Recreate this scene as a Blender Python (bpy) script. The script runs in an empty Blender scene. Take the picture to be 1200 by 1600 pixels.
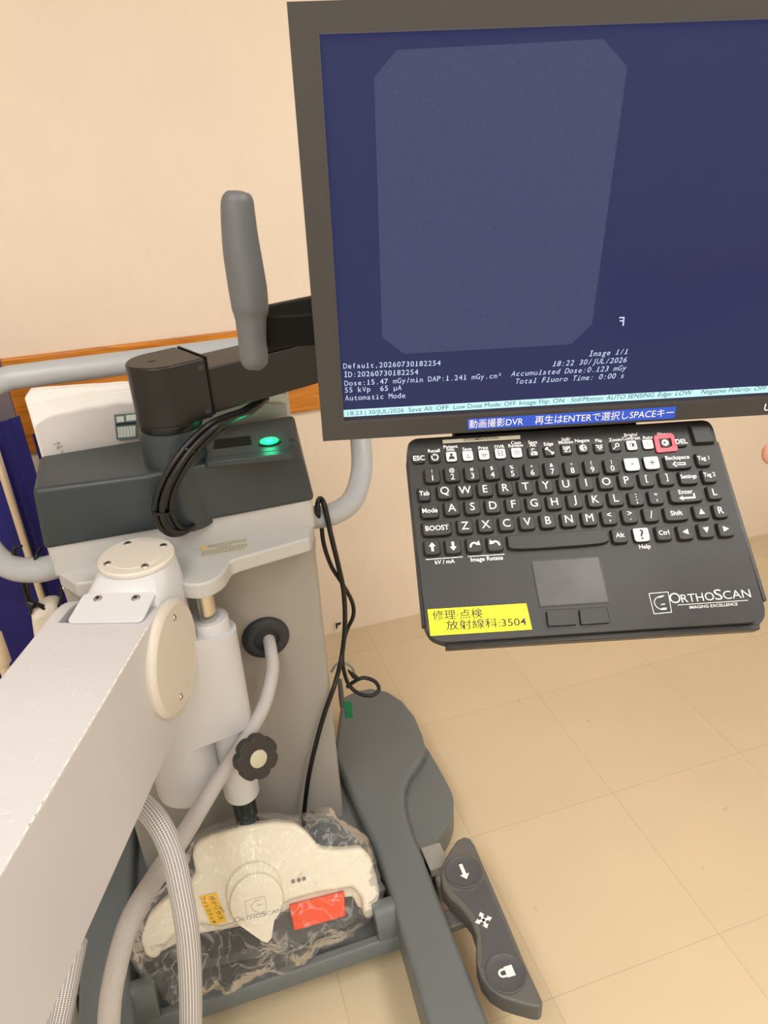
import bpy, bmesh, math, random
from mathutils import Vector, Matrix, noise
random.seed(7)
SC = bpy.context.scene
COL = SC.collection
PI = math.pi

# ------------------------------------------------------------------ camera
F_PX, CX, CY, EYE = 1150.0, 600.0, 800.0, Vector((0, 0, 1.55))
_down = Vector((120 / F_PX, 2200 / F_PX, 1)).normalized()
_x = Vector(((5000 - CX) / F_PX, (200 - .0545 * (5000 - 567) - CY) / F_PX, 1))
_x = (_x - _down * _x.dot(_down)).normalized()
_y = _down.cross(_x)
if _y.z < 0:
    _y = -_y
_up = -_down


def w_dir(v):                       # camera space (x right, y down, z forward) -> world
    return Vector((_x.dot(v), _y.dot(v), _up.dot(v)))


cam_d = bpy.data.cameras.new('camera')
cam = bpy.data.objects.new('camera', cam_d)
COL.objects.link(cam)
R3 = Matrix((w_dir(Vector((1, 0, 0))), w_dir(Vector((0, -1, 0))), w_dir(Vector((0, 0, -1))))).transposed()
cam.matrix_world = Matrix.Translation(EYE) @ R3.to_4x4()
cam_d.sensor_fit = 'VERTICAL'
cam_d.sensor_height = 36.0
cam_d.lens = 36.0 * F_PX / 1600
cam_d.clip_start = .01
SC.camera = cam

# ------------------------------------------------------------------ world, exposure, lamps
SC.view_settings.view_transform = 'Standard'
SC.view_settings.look = 'None'
SC.view_settings.gamma = 1
SC.view_settings.use_curve_mapping = False
SC.view_settings.exposure = 0.0
wd = bpy.data.worlds.new('world')
SC.world = wd
wd.use_nodes = True
wd.node_tree.nodes['Background'].inputs[0].default_value = (1, .98, .96, 1)
wd.node_tree.nodes['Background'].inputs[1].default_value = .25
LAMP_COL = (1, .98, .955)
LAMPS = [(-.7, .0, 15), (.95, .1, 19), (-.7, -1.25, 15), (.95, -1.25, 17)]   # ceiling lamps: x, y, watts
CEIL = 2.55
for (lx, ly, lw) in LAMPS:
    ld = bpy.data.lights.new('lamp', 'AREA')
    ld.shape = 'RECTANGLE'
    ld.size, ld.size_y = .56, 1.16
    ld.energy = lw
    ld.color = LAMP_COL
    lo = bpy.data.objects.new('lamp', ld)
    lo.location = (lx, ly, CEIL - .045)
    COL.objects.link(lo)


# ------------------------------------------------------------------ pixel rays (survey of the place)
def ray(px, py):
    return w_dir(Vector(((px - CX) / F_PX, (py - CY) / F_PX, 1)))


def PZ(px, py, z):
    r = ray(px, py)
    return EYE + r * ((z - EYE.z) / r.z)


def PY(px, py, y):
    r = ray(px, py)
    return EYE + r * (y / r.y)


def PT(px, py, t):
    return EYE + ray(px, py) * t


# ------------------------------------------------------------------ materials
def lin(c):
    return tuple(((v / 255) / 12.92 if v / 255 <= .04045 else ((v / 255 + .055) / 1.055) ** 2.4) for v in c)


def mat(name, rgb, rough=.5, metal=0, bump=0, bscale=200, var=.04, vscale=6, spec=.5, emit=0, coat=0):
    m = bpy.data.materials.new(name)
    m.use_nodes = True
    nt = m.node_tree
    b = nt.nodes['Principled BSDF']
    b.inputs['Roughness'].default_value = rough
    b.inputs['Metallic'].default_value = metal
    b.inputs['Specular IOR Level'].default_value = spec
    b.inputs['Coat Weight'].default_value = coat
    c = lin(rgb)
    tc = nt.nodes.new('ShaderNodeTexCoord')
    n = nt.nodes.new('ShaderNodeTexNoise')
    n.inputs['Scale'].default_value = vscale
    n.inputs['Detail'].default_value = 4
    nt.links.new(tc.outputs['Object'], n.inputs['Vector'])
    r = nt.nodes.new('ShaderNodeValToRGB')
    r.color_ramp.elements[0].color = (*[v * (1 - var) for v in c], 1)
    r.color_ramp.elements[1].color = (*[min(1, v * (1 + var)) for v in c], 1)
    r.color_ramp.elements[0].position = .3
    r.color_ramp.elements[1].position = .7
    nt.links.new(n.outputs['Fac'], r.inputs['Fac'])
    nt.links.new(r.outputs['Color'], b.inputs['Base Color'])
    if emit:
        nt.links.new(r.outputs['Color'], b.inputs['Emission Color'])
        b.inputs['Emission Strength'].default_value = emit
    if bump:
        n2 = nt.nodes.new('ShaderNodeTexNoise')
        n2.inputs['Scale'].default_value = bscale
        n2.inputs['Detail'].default_value = 3
        nt.links.new(tc.outputs['Object'], n2.inputs['Vector'])
        bp = nt.nodes.new('ShaderNodeBump')
        bp.inputs['Strength'].default_value = bump
        bp.inputs['Distance'].default_value = .001
        nt.links.new(n2.outputs['Fac'], bp.inputs['Height'])
        nt.links.new(bp.outputs['Normal'], b.inputs['Normal'])
    return m


def wall_mat():
    m = mat('wall_plaster', (242, 226, 208), .6, var=.02, vscale=3)
    nt = m.node_tree
    b = nt.nodes['Principled BSDF']
    tc = nt.nodes['Texture Coordinate'] if 'Texture Coordinate' in nt.nodes else nt.nodes.new('ShaderNodeTexCoord')
    a = nt.nodes.new('ShaderNodeTexNoise')
    a.inputs['Scale'].default_value = 9
    a.inputs['Detail'].default_value = 8
    a.inputs['Roughness'].default_value = .62
    a.inputs['Distortion'].default_value = .8
    mp = nt.nodes.new('ShaderNodeMapping')
    mp.inputs['Scale'].default_value = (1.6, 1, .8)
    nt.links.new(tc.outputs['Object'], mp.inputs['Vector'])
    nt.links.new(mp.outputs['Vector'], a.inputs['Vector'])
    bp = nt.nodes.new('ShaderNodeBump')
    bp.inputs['Strength'].default_value = .35
    bp.inputs['Distance'].default_value = .012
    nt.links.new(a.outputs['Fac'], bp.inputs['Height'])
    nt.links.new(bp.outputs['Normal'], b.inputs['Normal'])
    return m


def floor_mat():
    m = bpy.data.materials.new('vinyl_floor_tile')
    m.use_nodes = True
    nt = m.node_tree
    N, L = nt.nodes, nt.links
    b = N['Principled BSDF']
    b.inputs['Roughness'].default_value = .42
    b.inputs['Specular IOR Level'].default_value = .35
    tc = N.new('ShaderNodeTexCoord')
    mp = N.new('ShaderNodeMapping')
    mp.inputs['Location'].default_value = (-.902, -.73, 0)
    L.new(tc.outputs['Object'], mp.inputs['Vector'])
    br = N.new('ShaderNodeTexBrick')
    br.offset = 0
    br.inputs['Scale'].default_value = 1
    br.inputs['Mortar Size'].default_value = .0011
    br.inputs['Mortar Smooth'].default_value = .3
    br.inputs['Brick Width'].default_value = .395
    br.inputs['Row Height'].default_value = .397
    c = lin((213, 195, 164))
    br.inputs['Color1'].default_value = (*c, 1)
    br.inputs['Color2'].default_value = (*[v * 1.05 for v in c], 1)
    br.inputs['Mortar'].default_value = (*[v * .8 for v in c], 1)
    L.new(mp.outputs['Vector'], br.inputs['Vector'])
    no = N.new('ShaderNodeTexNoise')
    no.inputs['Scale'].default_value = 3.5
    no.inputs['Detail'].default_value = 6
    L.new(tc.outputs['Object'], no.inputs['Vector'])
    # scattered scuffs
    n3 = N.new('ShaderNodeTexNoise')
    n3.inputs['Scale'].default_value = 26
    n3.inputs['Detail'].default_value = 2
    L.new(tc.outputs['Object'], n3.inputs['Vector'])
    r3 = N.new('ShaderNodeValToRGB')
    r3.color_ramp.elements[0].position = .22
    r3.color_ramp.elements[1].position = .27
    r3.color_ramp.elements[0].color = (.8, .78, .74, 1)
    L.new(n3.outputs['Fac'], r3.inputs['Fac'])
    r = N.new('ShaderNodeValToRGB')
    r.color_ramp.elements[0].color = (.93, .93, .92, 1)
    r.color_ramp.elements[1].color = (1.05, 1.05, 1.05, 1)
    L.new(no.outputs['Fac'], r.inputs['Fac'])
    mx = N.new('ShaderNodeMix')
    mx.data_type = 'RGBA'
    mx.blend_type = 'MULTIPLY'
    mx.inputs['Factor'].default_value = 1
    L.new(br.outputs['Color'], mx.inputs[6])
    L.new(r.outputs['Color'], mx.inputs[7])
    m2 = N.new('ShaderNodeMix')
    m2.data_type = 'RGBA'
    m2.blend_type = 'MULTIPLY'
    m2.inputs['Factor'].default_value = 1
    L.new(mx.outputs[2], m2.inputs[6])
    L.new(r3.outputs['Color'], m2.inputs[7])
    L.new(m2.outputs[2], b.inputs['Base Color'])
    return m


def wood_mat():
    m = bpy.data.materials.new('varnished_wood')
    m.use_nodes = True
    nt = m.node_tree
    N, L = nt.nodes, nt.links
    b = N['Principled BSDF']
    b.inputs['Roughness'].default_value = .35
    tc = N.new('ShaderNodeTexCoord')
    mp = N.new('ShaderNodeMapping')
    mp.inputs['Scale'].default_value = (2.2, 12, 26)
    L.new(tc.outputs['Object'], mp.inputs['Vector'])
    no = N.new('ShaderNodeTexNoise')
    no.inputs['Scale'].default_value = 3
    no.inputs['Detail'].default_value = 7
    no.inputs['Distortion'].default_value = 1.2
    L.new(mp.outputs['Vector'], no.inputs['Vector'])
    r = N.new('ShaderNodeValToRGB')
    r.color_ramp.elements[0].position = .3
    r.color_ramp.elements[1].position = .7
    r.color_ramp.elements[0].color = (*lin((176, 104, 28)), 1)
    r.color_ramp.elements[1].color = (*lin((226, 146, 50)), 1)
    L.new(no.outputs['Fac'], r.inputs['Fac'])
    L.new(r.outputs['Color'], b.inputs['Base Color'])
    return m


def braid_mat(name, light, dark, turns, pitch):
    m = bpy.data.materials.new(name)
    m.use_nodes = True
    nt = m.node_tree
    N, L = nt.nodes, nt.links
    b = N['Principled BSDF']
    b.inputs['Roughness'].default_value = .55
    uv = N.new('ShaderNodeUVMap')
    sp = N.new('ShaderNodeSeparateXYZ')
    L.new(uv.outputs['UV'], sp.inputs[0])

    def math_(op, a, c):
        n = N.new('ShaderNodeMath')
        n.operation = op
        for i, v in enumerate((a, c)):
            if isinstance(v, (int, float)):
                n.inputs[i].default_value = v
            else:
                L.new(v, n.inputs[i])
        return n.outputs[0]
    U = math_('MULTIPLY', sp.outputs[0], 2 * PI * turns)
    V = math_('MULTIPLY', sp.outputs[1], 2 * PI / pitch)
    s1 = math_('SINE', math_('ADD', U, V), 0)
    s2 = math_('SINE', math_('SUBTRACT', U, V), 0)
    pr = math_('MULTIPLY', s1, s2)
    st = math_('SINE', math_('MULTIPLY', U, 1.0), 0)
    h = math_('ADD', math_('MULTIPLY', pr, .35), math_('MULTIPLY', st, .3))
    h = math_('ADD', h, .5)
    r = N.new('ShaderNodeValToRGB')
    r.color_ramp.elements[0].position = .18
    r.color_ramp.elements[1].position = .62
    r.color_ramp.elements[0].color = (*lin(dark), 1)
    r.color_ramp.elements[1].color = (*lin(light), 1)
    L.new(h, r.inputs['Fac'])
    L.new(r.outputs['Color'], b.inputs['Base Color'])
    bp = N.new('ShaderNodeBump')
    bp.inputs['Strength'].default_value = .4
    bp.inputs['Distance'].default_value = .001
    L.new(h, bp.inputs['Height'])
    L.new(bp.outputs['Normal'], b.inputs['Normal'])
    return m


def screen_mat(name, rgb, grain):
    m = bpy.data.materials.new(name)
    m.use_nodes = True
    nt = m.node_tree
    N, L = nt.nodes, nt.links
    b = N['Principled BSDF']
    b.inputs['Base Color'].default_value = (.012, .012, .014, 1)
    b.inputs['Roughness'].default_value = .28
    b.inputs['Specular IOR Level'].default_value = .27
    tc = N.new('ShaderNodeTexCoord')
    no = N.new('ShaderNodeTexNoise')
    no.inputs['Scale'].default_value = 900
    no.inputs['Detail'].default_value = 2
    L.new(tc.outputs['Object'], no.inputs['Vector'])
    r = N.new('ShaderNodeValToRGB')
    c = lin(rgb)
    r.color_ramp.elements[0].position = .3
    r.color_ramp.elements[1].position = .7
    r.color_ramp.elements[0].color = (*[v * (1 - grain) for v in c], 1)
    r.color_ramp.elements[1].color = (*[v * (1 + grain) for v in c], 1)
    L.new(no.outputs['Fac'], r.inputs['Fac'])
    L.new(r.outputs['Color'], b.inputs['Emission Color'])
    b.inputs['Emission Strength'].default_value = 1
    return m


def film_mat():
    m = bpy.data.materials.new('clear_plastic_film')
    m.use_nodes = True
    nt = m.node_tree
    N, L = nt.nodes, nt.links
    for n in list(N):
        if n.type == 'BSDF_PRINCIPLED':
            N.remove(n)
    out = N['Material Output']
    tr = N.new('ShaderNodeBsdfTransparent')
    tr.inputs[0].default_value = (.97, .97, .96, 1)
    gl = N.new('ShaderNodeBsdfGlossy')
    gl.inputs['Roughness'].default_value = .09
    gl.inputs[0].default_value = (1, 1, 1, 1)
    tc = N.new('ShaderNodeTexCoord')
    no = N.new('ShaderNodeTexNoise')
    no.inputs['Scale'].default_value = 16
    no.inputs['Detail'].default_value = 3
    no.inputs['Distortion'].default_value = 1.5
    L.new(tc.outputs['Object'], no.inputs['Vector'])
    bp = N.new('ShaderNodeBump')
    bp.inputs['Strength'].default_value = .55
    bp.inputs['Distance'].default_value = .012
    L.new(no.outputs['Fac'], bp.inputs['Height'])
    L.new(bp.outputs['Normal'], gl.inputs['Normal'])
    fr = N.new('ShaderNodeFresnel')
    fr.inputs['IOR'].default_value = 1.5
    L.new(bp.outputs['Normal'], fr.inputs['Normal'])
    df = N.new('ShaderNodeBsdfDiffuse')
    df.inputs[0].default_value = (.95, .94, .92, 1)
    n2 = N.new('ShaderNodeTexNoise')
    n2.inputs['Scale'].default_value = 12
    n2.inputs['Detail'].default_value = 2
    n2.inputs['Distortion'].default_value = 1.5
    L.new(tc.outputs['Object'], n2.inputs['Vector'])
    rr = N.new('ShaderNodeValToRGB')
    e = rr.color_ramp.elements
    e[0].position, e[0].color = .475, (.03, .03, .03, 1)
    e[1].position, e[1].color = .525, (.03, .03, .03, 1)
    m_ = e.new(.5)
    m_.color = (.22, .22, .22, 1)
    L.new(n2.outputs['Fac'], rr.inputs['Fac'])
    m0 = N.new('ShaderNodeMixShader')
    L.new(rr.outputs['Color'], m0.inputs[0])
    L.new(tr.outputs[0], m0.inputs[1])
    L.new(df.outputs[0], m0.inputs[2])
    mx = N.new('ShaderNodeMixShader')
    ad = N.new('ShaderNodeMath')
    ad.operation = 'MULTIPLY_ADD'
    ad.inputs[1].default_value = .45
    ad.inputs[2].default_value = .0
    ad.use_clamp = True
    L.new(fr.outputs[0], ad.inputs[0])
    L.new(ad.outputs[0], mx.inputs[0])
    L.new(m0.outputs[0], mx.inputs[1])
    L.new(gl.outputs[0], mx.inputs[2])
    L.new(mx.outputs[0], out.inputs['Surface'])
    return m


M = dict(
    wall=wall_mat(), floor=floor_mat(), wood=wood_mat(), film=film_mat(),
    wall_plain=mat('painted_wall', (226, 220, 212), .7),
    ceiling=mat('ceiling_board', (236, 232, 224), .8),
    base=mat('baseboard_paint', (243, 225, 206), .5, var=.03),
    column=mat('grey_enamel', (160, 156, 150), .42, bump=.05, bscale=500, var=.015),
    shelf=mat('pale_grey_plastic', (190, 189, 187), .38, var=.015),
    shelf_pad=mat('white_plastic_strip', (226, 226, 226), .38, var=.015),
    head=mat('slate_grey_plastic', (50, 58, 63), .42, bump=.12, bscale=900, var=.02),
    head_dark=mat('dark_recess', (18, 19, 20), .4),
    base_grey=mat('blue_grey_casting', (104, 110, 112), .45, bump=.12, bscale=600, var=.03),
    tube=mat('grey_powder_coat', (176, 179, 184), .35, var=.02),
    white=mat('white_enamel', (208, 209, 213), .35, var=.015),
    beam=mat('white_beam_paint', (199, 197, 200), .34, var=.02, vscale=4),
    cap=mat('cream_cap_plastic', (214, 206, 195), .42, var=.01),
    chrome=mat('chrome', (205, 200, 192), .18, 1),
    steel=mat('screw_steel', (200, 196, 190), .3, 1),
    darksteel=mat('dark_polished_tube', (52, 60, 66), .2, .9),
    black=mat('black_enamel', (20, 19, 19), .38, bump=.04, bscale=700),
    blackm=mat('black_matte_metal', (9, 9, 10), .6, spec=.2),
    knob=mat('black_knob_plastic', (48, 46, 44), .5, bump=.1, bscale=800),
    rubber=mat('dark_rubber', (46, 50, 54), .6),
    grip=mat('grey_grip_rubber', (98, 100, 102), .48, bump=.25, bscale=1400, var=.02),
    cable=mat('black_cable', (8, 8, 9), .4),
    bezel=mat('bezel_plastic', (56, 54, 52), .5, bump=.2, bscale=1800, var=.02),
    bezel_lip=mat('bezel_lip', (60, 58, 62), .3),
    kb=mat('keyboard_silicone', (33, 32, 32), .5, bump=.12, bscale=1200, var=.05, vscale=14),
    kb_tray=mat('keyboard_tray', (34, 34, 35), .4),
    key=mat('key_silicone', (34, 33, 33), .5, bump=.1, bscale=1500, var=.03),
    legend=mat('legend_white', (244, 244, 242), .5),
    keywhite=mat('key_white', (240, 240, 236), .45),
    ink=mat('ink_dark', (34, 33, 38), .6),
    inkgrey=mat('ink_grey', (130, 124, 118), .6),
    pad=mat('touchpad_film', (58, 57, 57), .35, var=.22, vscale=40),
    yellow=mat('yellow_label_tape', (247, 240, 14), .5),
    yellow2=mat('amber_sticky_note', (250, 196, 24), .6),
    beige=mat('label_beige', (196, 190, 168), .6),
    bluelabel=mat('blue_label_tape', (40, 84, 208), .5),
    red=mat('pink_red_silicone', (226, 40, 66), .35),
    orange=mat('orange_pedal_plastic', (246, 78, 22), .4),
    cream=mat('cream_plastic', (238, 230, 214), .4, var=.015),
    greymid=mat('mid_grey_rubber', (92, 92, 92), .55),
    paper=mat('white_paper', (240, 236, 232), .7, var=.02, vscale=12),
    paper_in=mat('grey_folder_sheet', (200, 194, 192), .55, var=.05, vscale=9),
    tagteal=mat('teal_label', (96, 116, 112), .5, var=.1),
    tagwhite=mat('label_white', (214, 216, 212), .5),
    green=mat('green_tag_plastic', (24, 118, 76), .4, var=.25, vscale=60),
    bluecloth=mat('blue_partition_cloth', (22, 20, 112), .65, bump=.2, bscale=300, var=.2, vscale=5),
    dusk=mat('grey_violet_cloth', (112, 100, 108), .7, var=.15, vscale=8),
    creampole=mat('cream_pole_paint', (226, 206, 176), .4),
    bagwhite=mat('white_pouch_film', (226, 218, 206), .4, var=.06, vscale=25),
    skin=mat('skin', (214, 150, 128), .5, var=.05, vscale=30),
    nail=mat('nail', (226, 172, 156), .3),
    sleeve=mat('white_sleeve_cloth', (226, 226, 224), .8),
    silver=mat('pedal_grey', (98, 97, 94), .5, bump=.15, bscale=900),
    pedal_in=mat('pedal_inlay', (82, 83, 87), .5, bump=.15, bscale=900),
    wheel=mat('grey_wheel_rubber', (150, 148, 144), .5),
    screen=screen_mat('screen_glass', (11, 31, 84), .04),
    image=screen_mat('fluoro_image', (52, 62, 100), .18),
    glow=mat('screen_text_white', (150, 166, 190), .4, emit=.85),
    bar=mat('status_bar_cyan', (150, 196, 204), .3, emit=.75),
    bartext=mat('status_bar_text', (58, 74, 84), .3, emit=.4),
    led=mat('green_led', (10, 230, 120), .3, emit=1.6),
    led_icon=mat('green_led_icon', (120, 255, 190), .3, emit=1.4),
    ring=mat('led_ring', (16, 60, 40), .3),
    diffuser=mat('lamp_diffuser', (255, 248, 236), .5, emit=2.5),
    lampframe=mat('lamp_frame', (235, 235, 232), .5),
    hose1=braid_mat('fine_grey_braid', (206, 202, 200), (168, 164, 164), 30, .005),
    hose2=braid_mat('coarse_grey_braid', (226, 224, 224), (112, 110, 114), 24, .0055),
    scratch=mat('bare_scratches', (246, 243, 240), .5),
    chip=mat('chipped_edge', (240, 228, 212), .6),
)


# ------------------------------------------------------------------ mesh builder
class Frame:
    def __init__(s, o, u, v, n=None):
        s.o, s.u, s.v = Vector(o), Vector(u).normalized(), Vector(v).normalized()
        s.n = Vector(n).normalized() if n is not None else s.u.cross(s.v).normalized()

    def pt(s, a, b, h=0):
        return s.o + s.u * a + s.v * b + s.n * h

    def px(s, x, y, h=0):                 # where the ray of a surveyed point meets this plane
        r = ray(x, y)
        o = s.o + s.n * h
        q = EYE + r * ((o - EYE).dot(s.n) / r.dot(s.n)) - s.o
        return q.dot(s.u), q.dot(s.v)


def flat(z, o=(0, 0)):
    return Frame((o[0], o[1], z), (1, 0, 0), (0, 1, 0))


class MB:
    def __init__(s):
        s.v, s.f, s.mi, s.uv, s.mats = [], [], [], {}, []

    def m(s, material):
        if material not in s.mats:
            s.mats.append(material)
        return s.mats.index(material)

    def add(s, verts, faces, material, uvs=None):
        b = len(s.v)
        k = s.m(material)
        s.v += [tuple(v) for v in verts]
        for i, f in enumerate(faces):
            if uvs:
                s.uv[len(s.f)] = uvs[i]
            s.f.append(tuple(b + j for j in f))
            s.mi.append(k)
        return s

    def box(s, fr, a0, a1, b0, b1, h0, h1, material):
        return s.prism(fr, [(a0, b0), (a1, b0), (a1, b1), (a0, b1)], h0, h1, material)

    def prism(s, fr, poly, h0, h1, material, top=None):
        """poly in (u,v); extruded along n; top = other polygon for the far cap"""
        ar = sum(poly[i - 1][0] * poly[i][1] - poly[i][0] * poly[i - 1][1] for i in range(len(poly)))
        p1 = list(top) if top else list(poly)
        p0 = list(poly)
        if ar < 0:
            p0.reverse()
            p1.reverse()
        n = len(p0)
        vs = [fr.pt(a, b, h0) for a, b in p0] + [fr.pt(a, b, h1) for a, b in p1]
        fs = [tuple(range(n - 1, -1, -1)), tuple(range(n, 2 * n))]
        fs += [(i, (i + 1) % n, n + (i + 1) % n, n + i) for i in range(n)]
        if h1 < h0 or fr.u.cross(fr.v).dot(fr.n) < 0:
            fs = [tuple(reversed(f)) for f in fs] if (h1 < h0) != (fr.u.cross(fr.v).dot(fr.n) < 0) else fs
        return s.add(vs, fs, material)

    def lathe(s, o, axis, prof, material, seg=40, ref=None):
        ax = Vector(axis).normalized()
        r_ = Vector(ref) if ref is not None else (Vector((1, 0, 0)) if abs(ax.x) < .9 else Vector((0, 1, 0)))
        u = (r_ - ax * r_.dot(ax)).normalized()
        v = ax.cross(u)
        o = Vector(o)
        vs, fs, rows = [], [], []
        for (r, h) in prof:
            if r < 1e-6:
                rows.append([len(vs)])
                vs.append(o + ax * h)
            else:
                rows.append(list(range(len(vs), len(vs) + seg)))
                vs += [o + ax * h + (u * math.cos(2 * PI * k / seg) + v * math.sin(2 * PI * k / seg)) * r for k in range(seg)]
        for A, B in zip(rows, rows[1:]):
            for k in range(seg):
                q = (k + 1) % seg
                if len(A) == 1 and len(B) > 1:
                    fs.append((A[0], B[q], B[k]))
                elif len(B) == 1 and len(A) > 1:
                    fs.append((A[k], A[q], B[0]))
                elif len(A) > 1:
                    fs.append((A[k], A[q], B[q], B[k]))
        for rr, rev in ((rows[0], True), (rows[-1], False)):
            if len(rr) > 1:
                fs.append(tuple(reversed(rr)) if rev else tuple(rr))
        return s.add(vs, fs, material)

    def cyl(s, a, b, r, material, seg=32, r2=None):
        a, b = Vector(a), Vector(b)
        return s.lathe(a, b - a, [(r, 0), (r if r2 is None else r2, (b - a).length)], material, seg)

    def tube(s, pts, rad, material, seg=16, sub=8, closed=False, squash=None):
        pts = [Vector(p) for p in pts]
        rads = rad if isinstance(rad, (list, tuple)) else [rad] * len(pts)
        P, Rr = [], []
        n = len(pts)
        for i in range(n - 1):
            p0, p1, p2, p3 = pts[max(i - 1, 0)], pts[i], pts[i + 1], pts[min(i + 2, n - 1)]
            for k in range(sub):
                t = k / sub
                P.append(.5 * ((2 * p1) + (p2 - p0) * t + (2 * p0 - 5 * p1 + 4 * p2 - p3) * t * t + (3 * p1 - p0 - 3 * p2 + p3) * t ** 3))
                Rr.append(rads[i] * (1 - t) + rads[i + 1] * t)
        P.append(pts[-1])
        Rr.append(rads[-1])
        T = [(P[min(i + 1, len(P) - 1)] - P[max(i - 1, 0)]).normalized() for i in range(len(P))]
        u = T[0].orthogonal().normalized()
        vs, fs, uvs, L = [], [], [], 0
        lens = [0]
        for i, p in enumerate(P):
            u = (u - T[i] * u.dot(T[i])).normalized()
            w = T[i].cross(u)
            if i:
                L += (P[i] - P[i - 1]).length
                lens.append(L)
            for k in range(seg):
                a = 2 * PI * k / seg
                vs.append(p + (u * math.cos(a) + w * math.sin(a)) * Rr[i])
        for i in range(len(P) - 1):
            for k in range(seg):
                q = (k + 1) % seg
                fs.append((i * seg + k, i * seg + q, (i + 1) * seg + q, (i + 1) * seg + k))
                uvs.append([(k / seg, lens[i]), ((k + 1) / seg, lens[i]), ((k + 1) / seg, lens[i + 1]), (k / seg, lens[i + 1])])
        fs.append(tuple(range(seg - 1, -1, -1)))
        uvs.append([(0, 0)] * seg)
        b = (len(P) - 1) * seg
        fs.append(tuple(range(b, b + seg)))
        uvs.append([(0, 0)] * seg)
        return s.add(vs, fs, material, uvs)

    def poly(s, fr, pts, h, material):
        ar = sum(pts[i - 1][0] * pts[i][1] - pts[i][0] * pts[i - 1][1] for i in range(len(pts)))
        n_ok = fr.u.cross(fr.v).dot(fr.n) > 0
        if (ar < 0) == n_ok:
            pts = list(reversed(pts))
        return s.add([fr.pt(a, b, h) for a, b in pts], [tuple(range(len(pts)))], material)

    def build(s, name, parent=None, bevel=0, seg=3, angle=35, smooth=True, sub=0):
        me = bpy.data.meshes.new(name)
        me.from_pydata(s.v, [], s.f)
        for mm in s.mats:
            me.materials.append(mm)
        me.polygons.foreach_set('material_index', s.mi)
        if s.uv:
            uvl = me.uv_layers.new(name='UVMap')
            for fi, uu in s.uv.items():
                for li, c in zip(me.polygons[fi].loop_indices, uu):
                    uvl.data[li].uv = c
        if smooth:
            me.polygons.foreach_set('use_smooth', [True] * len(me.polygons))
            me.set_sharp_from_angle(angle=math.radians(angle))
        me.update()
        o = bpy.data.objects.new(name, me)
        COL.objects.link(o)
        if bevel:
            md = o.modifiers.new('bevel', 'BEVEL')
            md.width = bevel
            md.segments = seg
            md.limit_method = 'ANGLE'
            md.angle_limit = math.radians(angle)
            md.harden_normals = True
        if sub:
            md = o.modifiers.new('sub', 'SUBSURF')
            md.levels = md.render_levels = sub
        if parent is not None:
            o.parent = parent
            o.matrix_parent_inverse = Matrix.Translation(-parent.location)
        return o


def tag(o, label, cat, group=None):
    o['label'], o['category'] = label, cat
    if group:
        o['group'] = group
    return o


def thing(name, label, cat, loc, group=None):
    o = bpy.data.objects.new(name, None)
    o.empty_display_size = .05
    o.location = loc
    COL.objects.link(o)
    return tag(o, label, cat, group)


def struct(o):
    o['kind'] = 'structure'
    return o


# ------------------------------------------------------------------ lettering (built-in font turned into mesh)
_tc = bpy.data.curves.new('lettering', 'FONT')
_to = bpy.data.objects.new('lettering', _tc)
COL.objects.link(_to)
_cache = {}


def glyphs(txt, bold=0.0):
    k = (txt, bold)
    if k not in _cache:
        _tc.body = txt
        _tc.resolution_u = 3
        _tc.offset = bold
        dg = bpy.context.evaluated_depsgraph_get()
        dg.update()
        me = bpy.data.meshes.new_from_object(_to.evaluated_get(dg))
        vs = [v.co.copy() for v in me.vertices]
        fs = [tuple(p.vertices) for p in me.polygons]
        bpy.data.meshes.remove(me)
        if vs:
            bb = (min(v.x for v in vs), max(v.x for v in vs), min(v.y for v in vs), max(v.y for v in vs))
        else:
            bb = (0, 0, 0, 0)
        _cache[k] = (vs, fs, bb)
    return _cache[k]


def put(mb, fr, txt, M2, h, material, bold=0.0, mirror=False):
    """M2: function (x,y) of glyph space -> (u,v)"""
    vs, fs, bb = glyphs(txt, bold)
    if vs:
        flip = fr.u.cross(fr.v).dot(fr.n) < 0
        if flip != mirror:
            fs = [tuple(reversed(f)) for f in fs]
        mb.add([fr.pt(*M2(v.x, v.y), h) for v in vs], fs, material)


def text_line(mb, fr, txt, p0, p1, h, material, cap=None, bold=0.0, shear=0.0):
    """baseline from pixel p0 to pixel p1, fitted to that length; cap = capital height in pixels"""
    a, b = Vector(fr.px(*p0, h)), Vector(fr.px(*p1, h))
    vs, fs, bb = glyphs(txt, bold)
    d = b - a
    w = bb[1] - bb[0]
    sx = d.length / w
    dd = d.normalized()
    up = Vector((-dd.y, dd.x))
    if fr.vdown:
        up = -up
    sy = sx if cap is None else (Vector(fr.px(p0[0], p0[1] - cap, h)) - a).length / .73

    def f(x, y):
        q = a + dd * ((x - bb[0]) * sx + y * sy * shear) + up * (y * sy)
        return q.x, q.y
    put(mb, fr, txt, f, h, material, bold)


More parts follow.
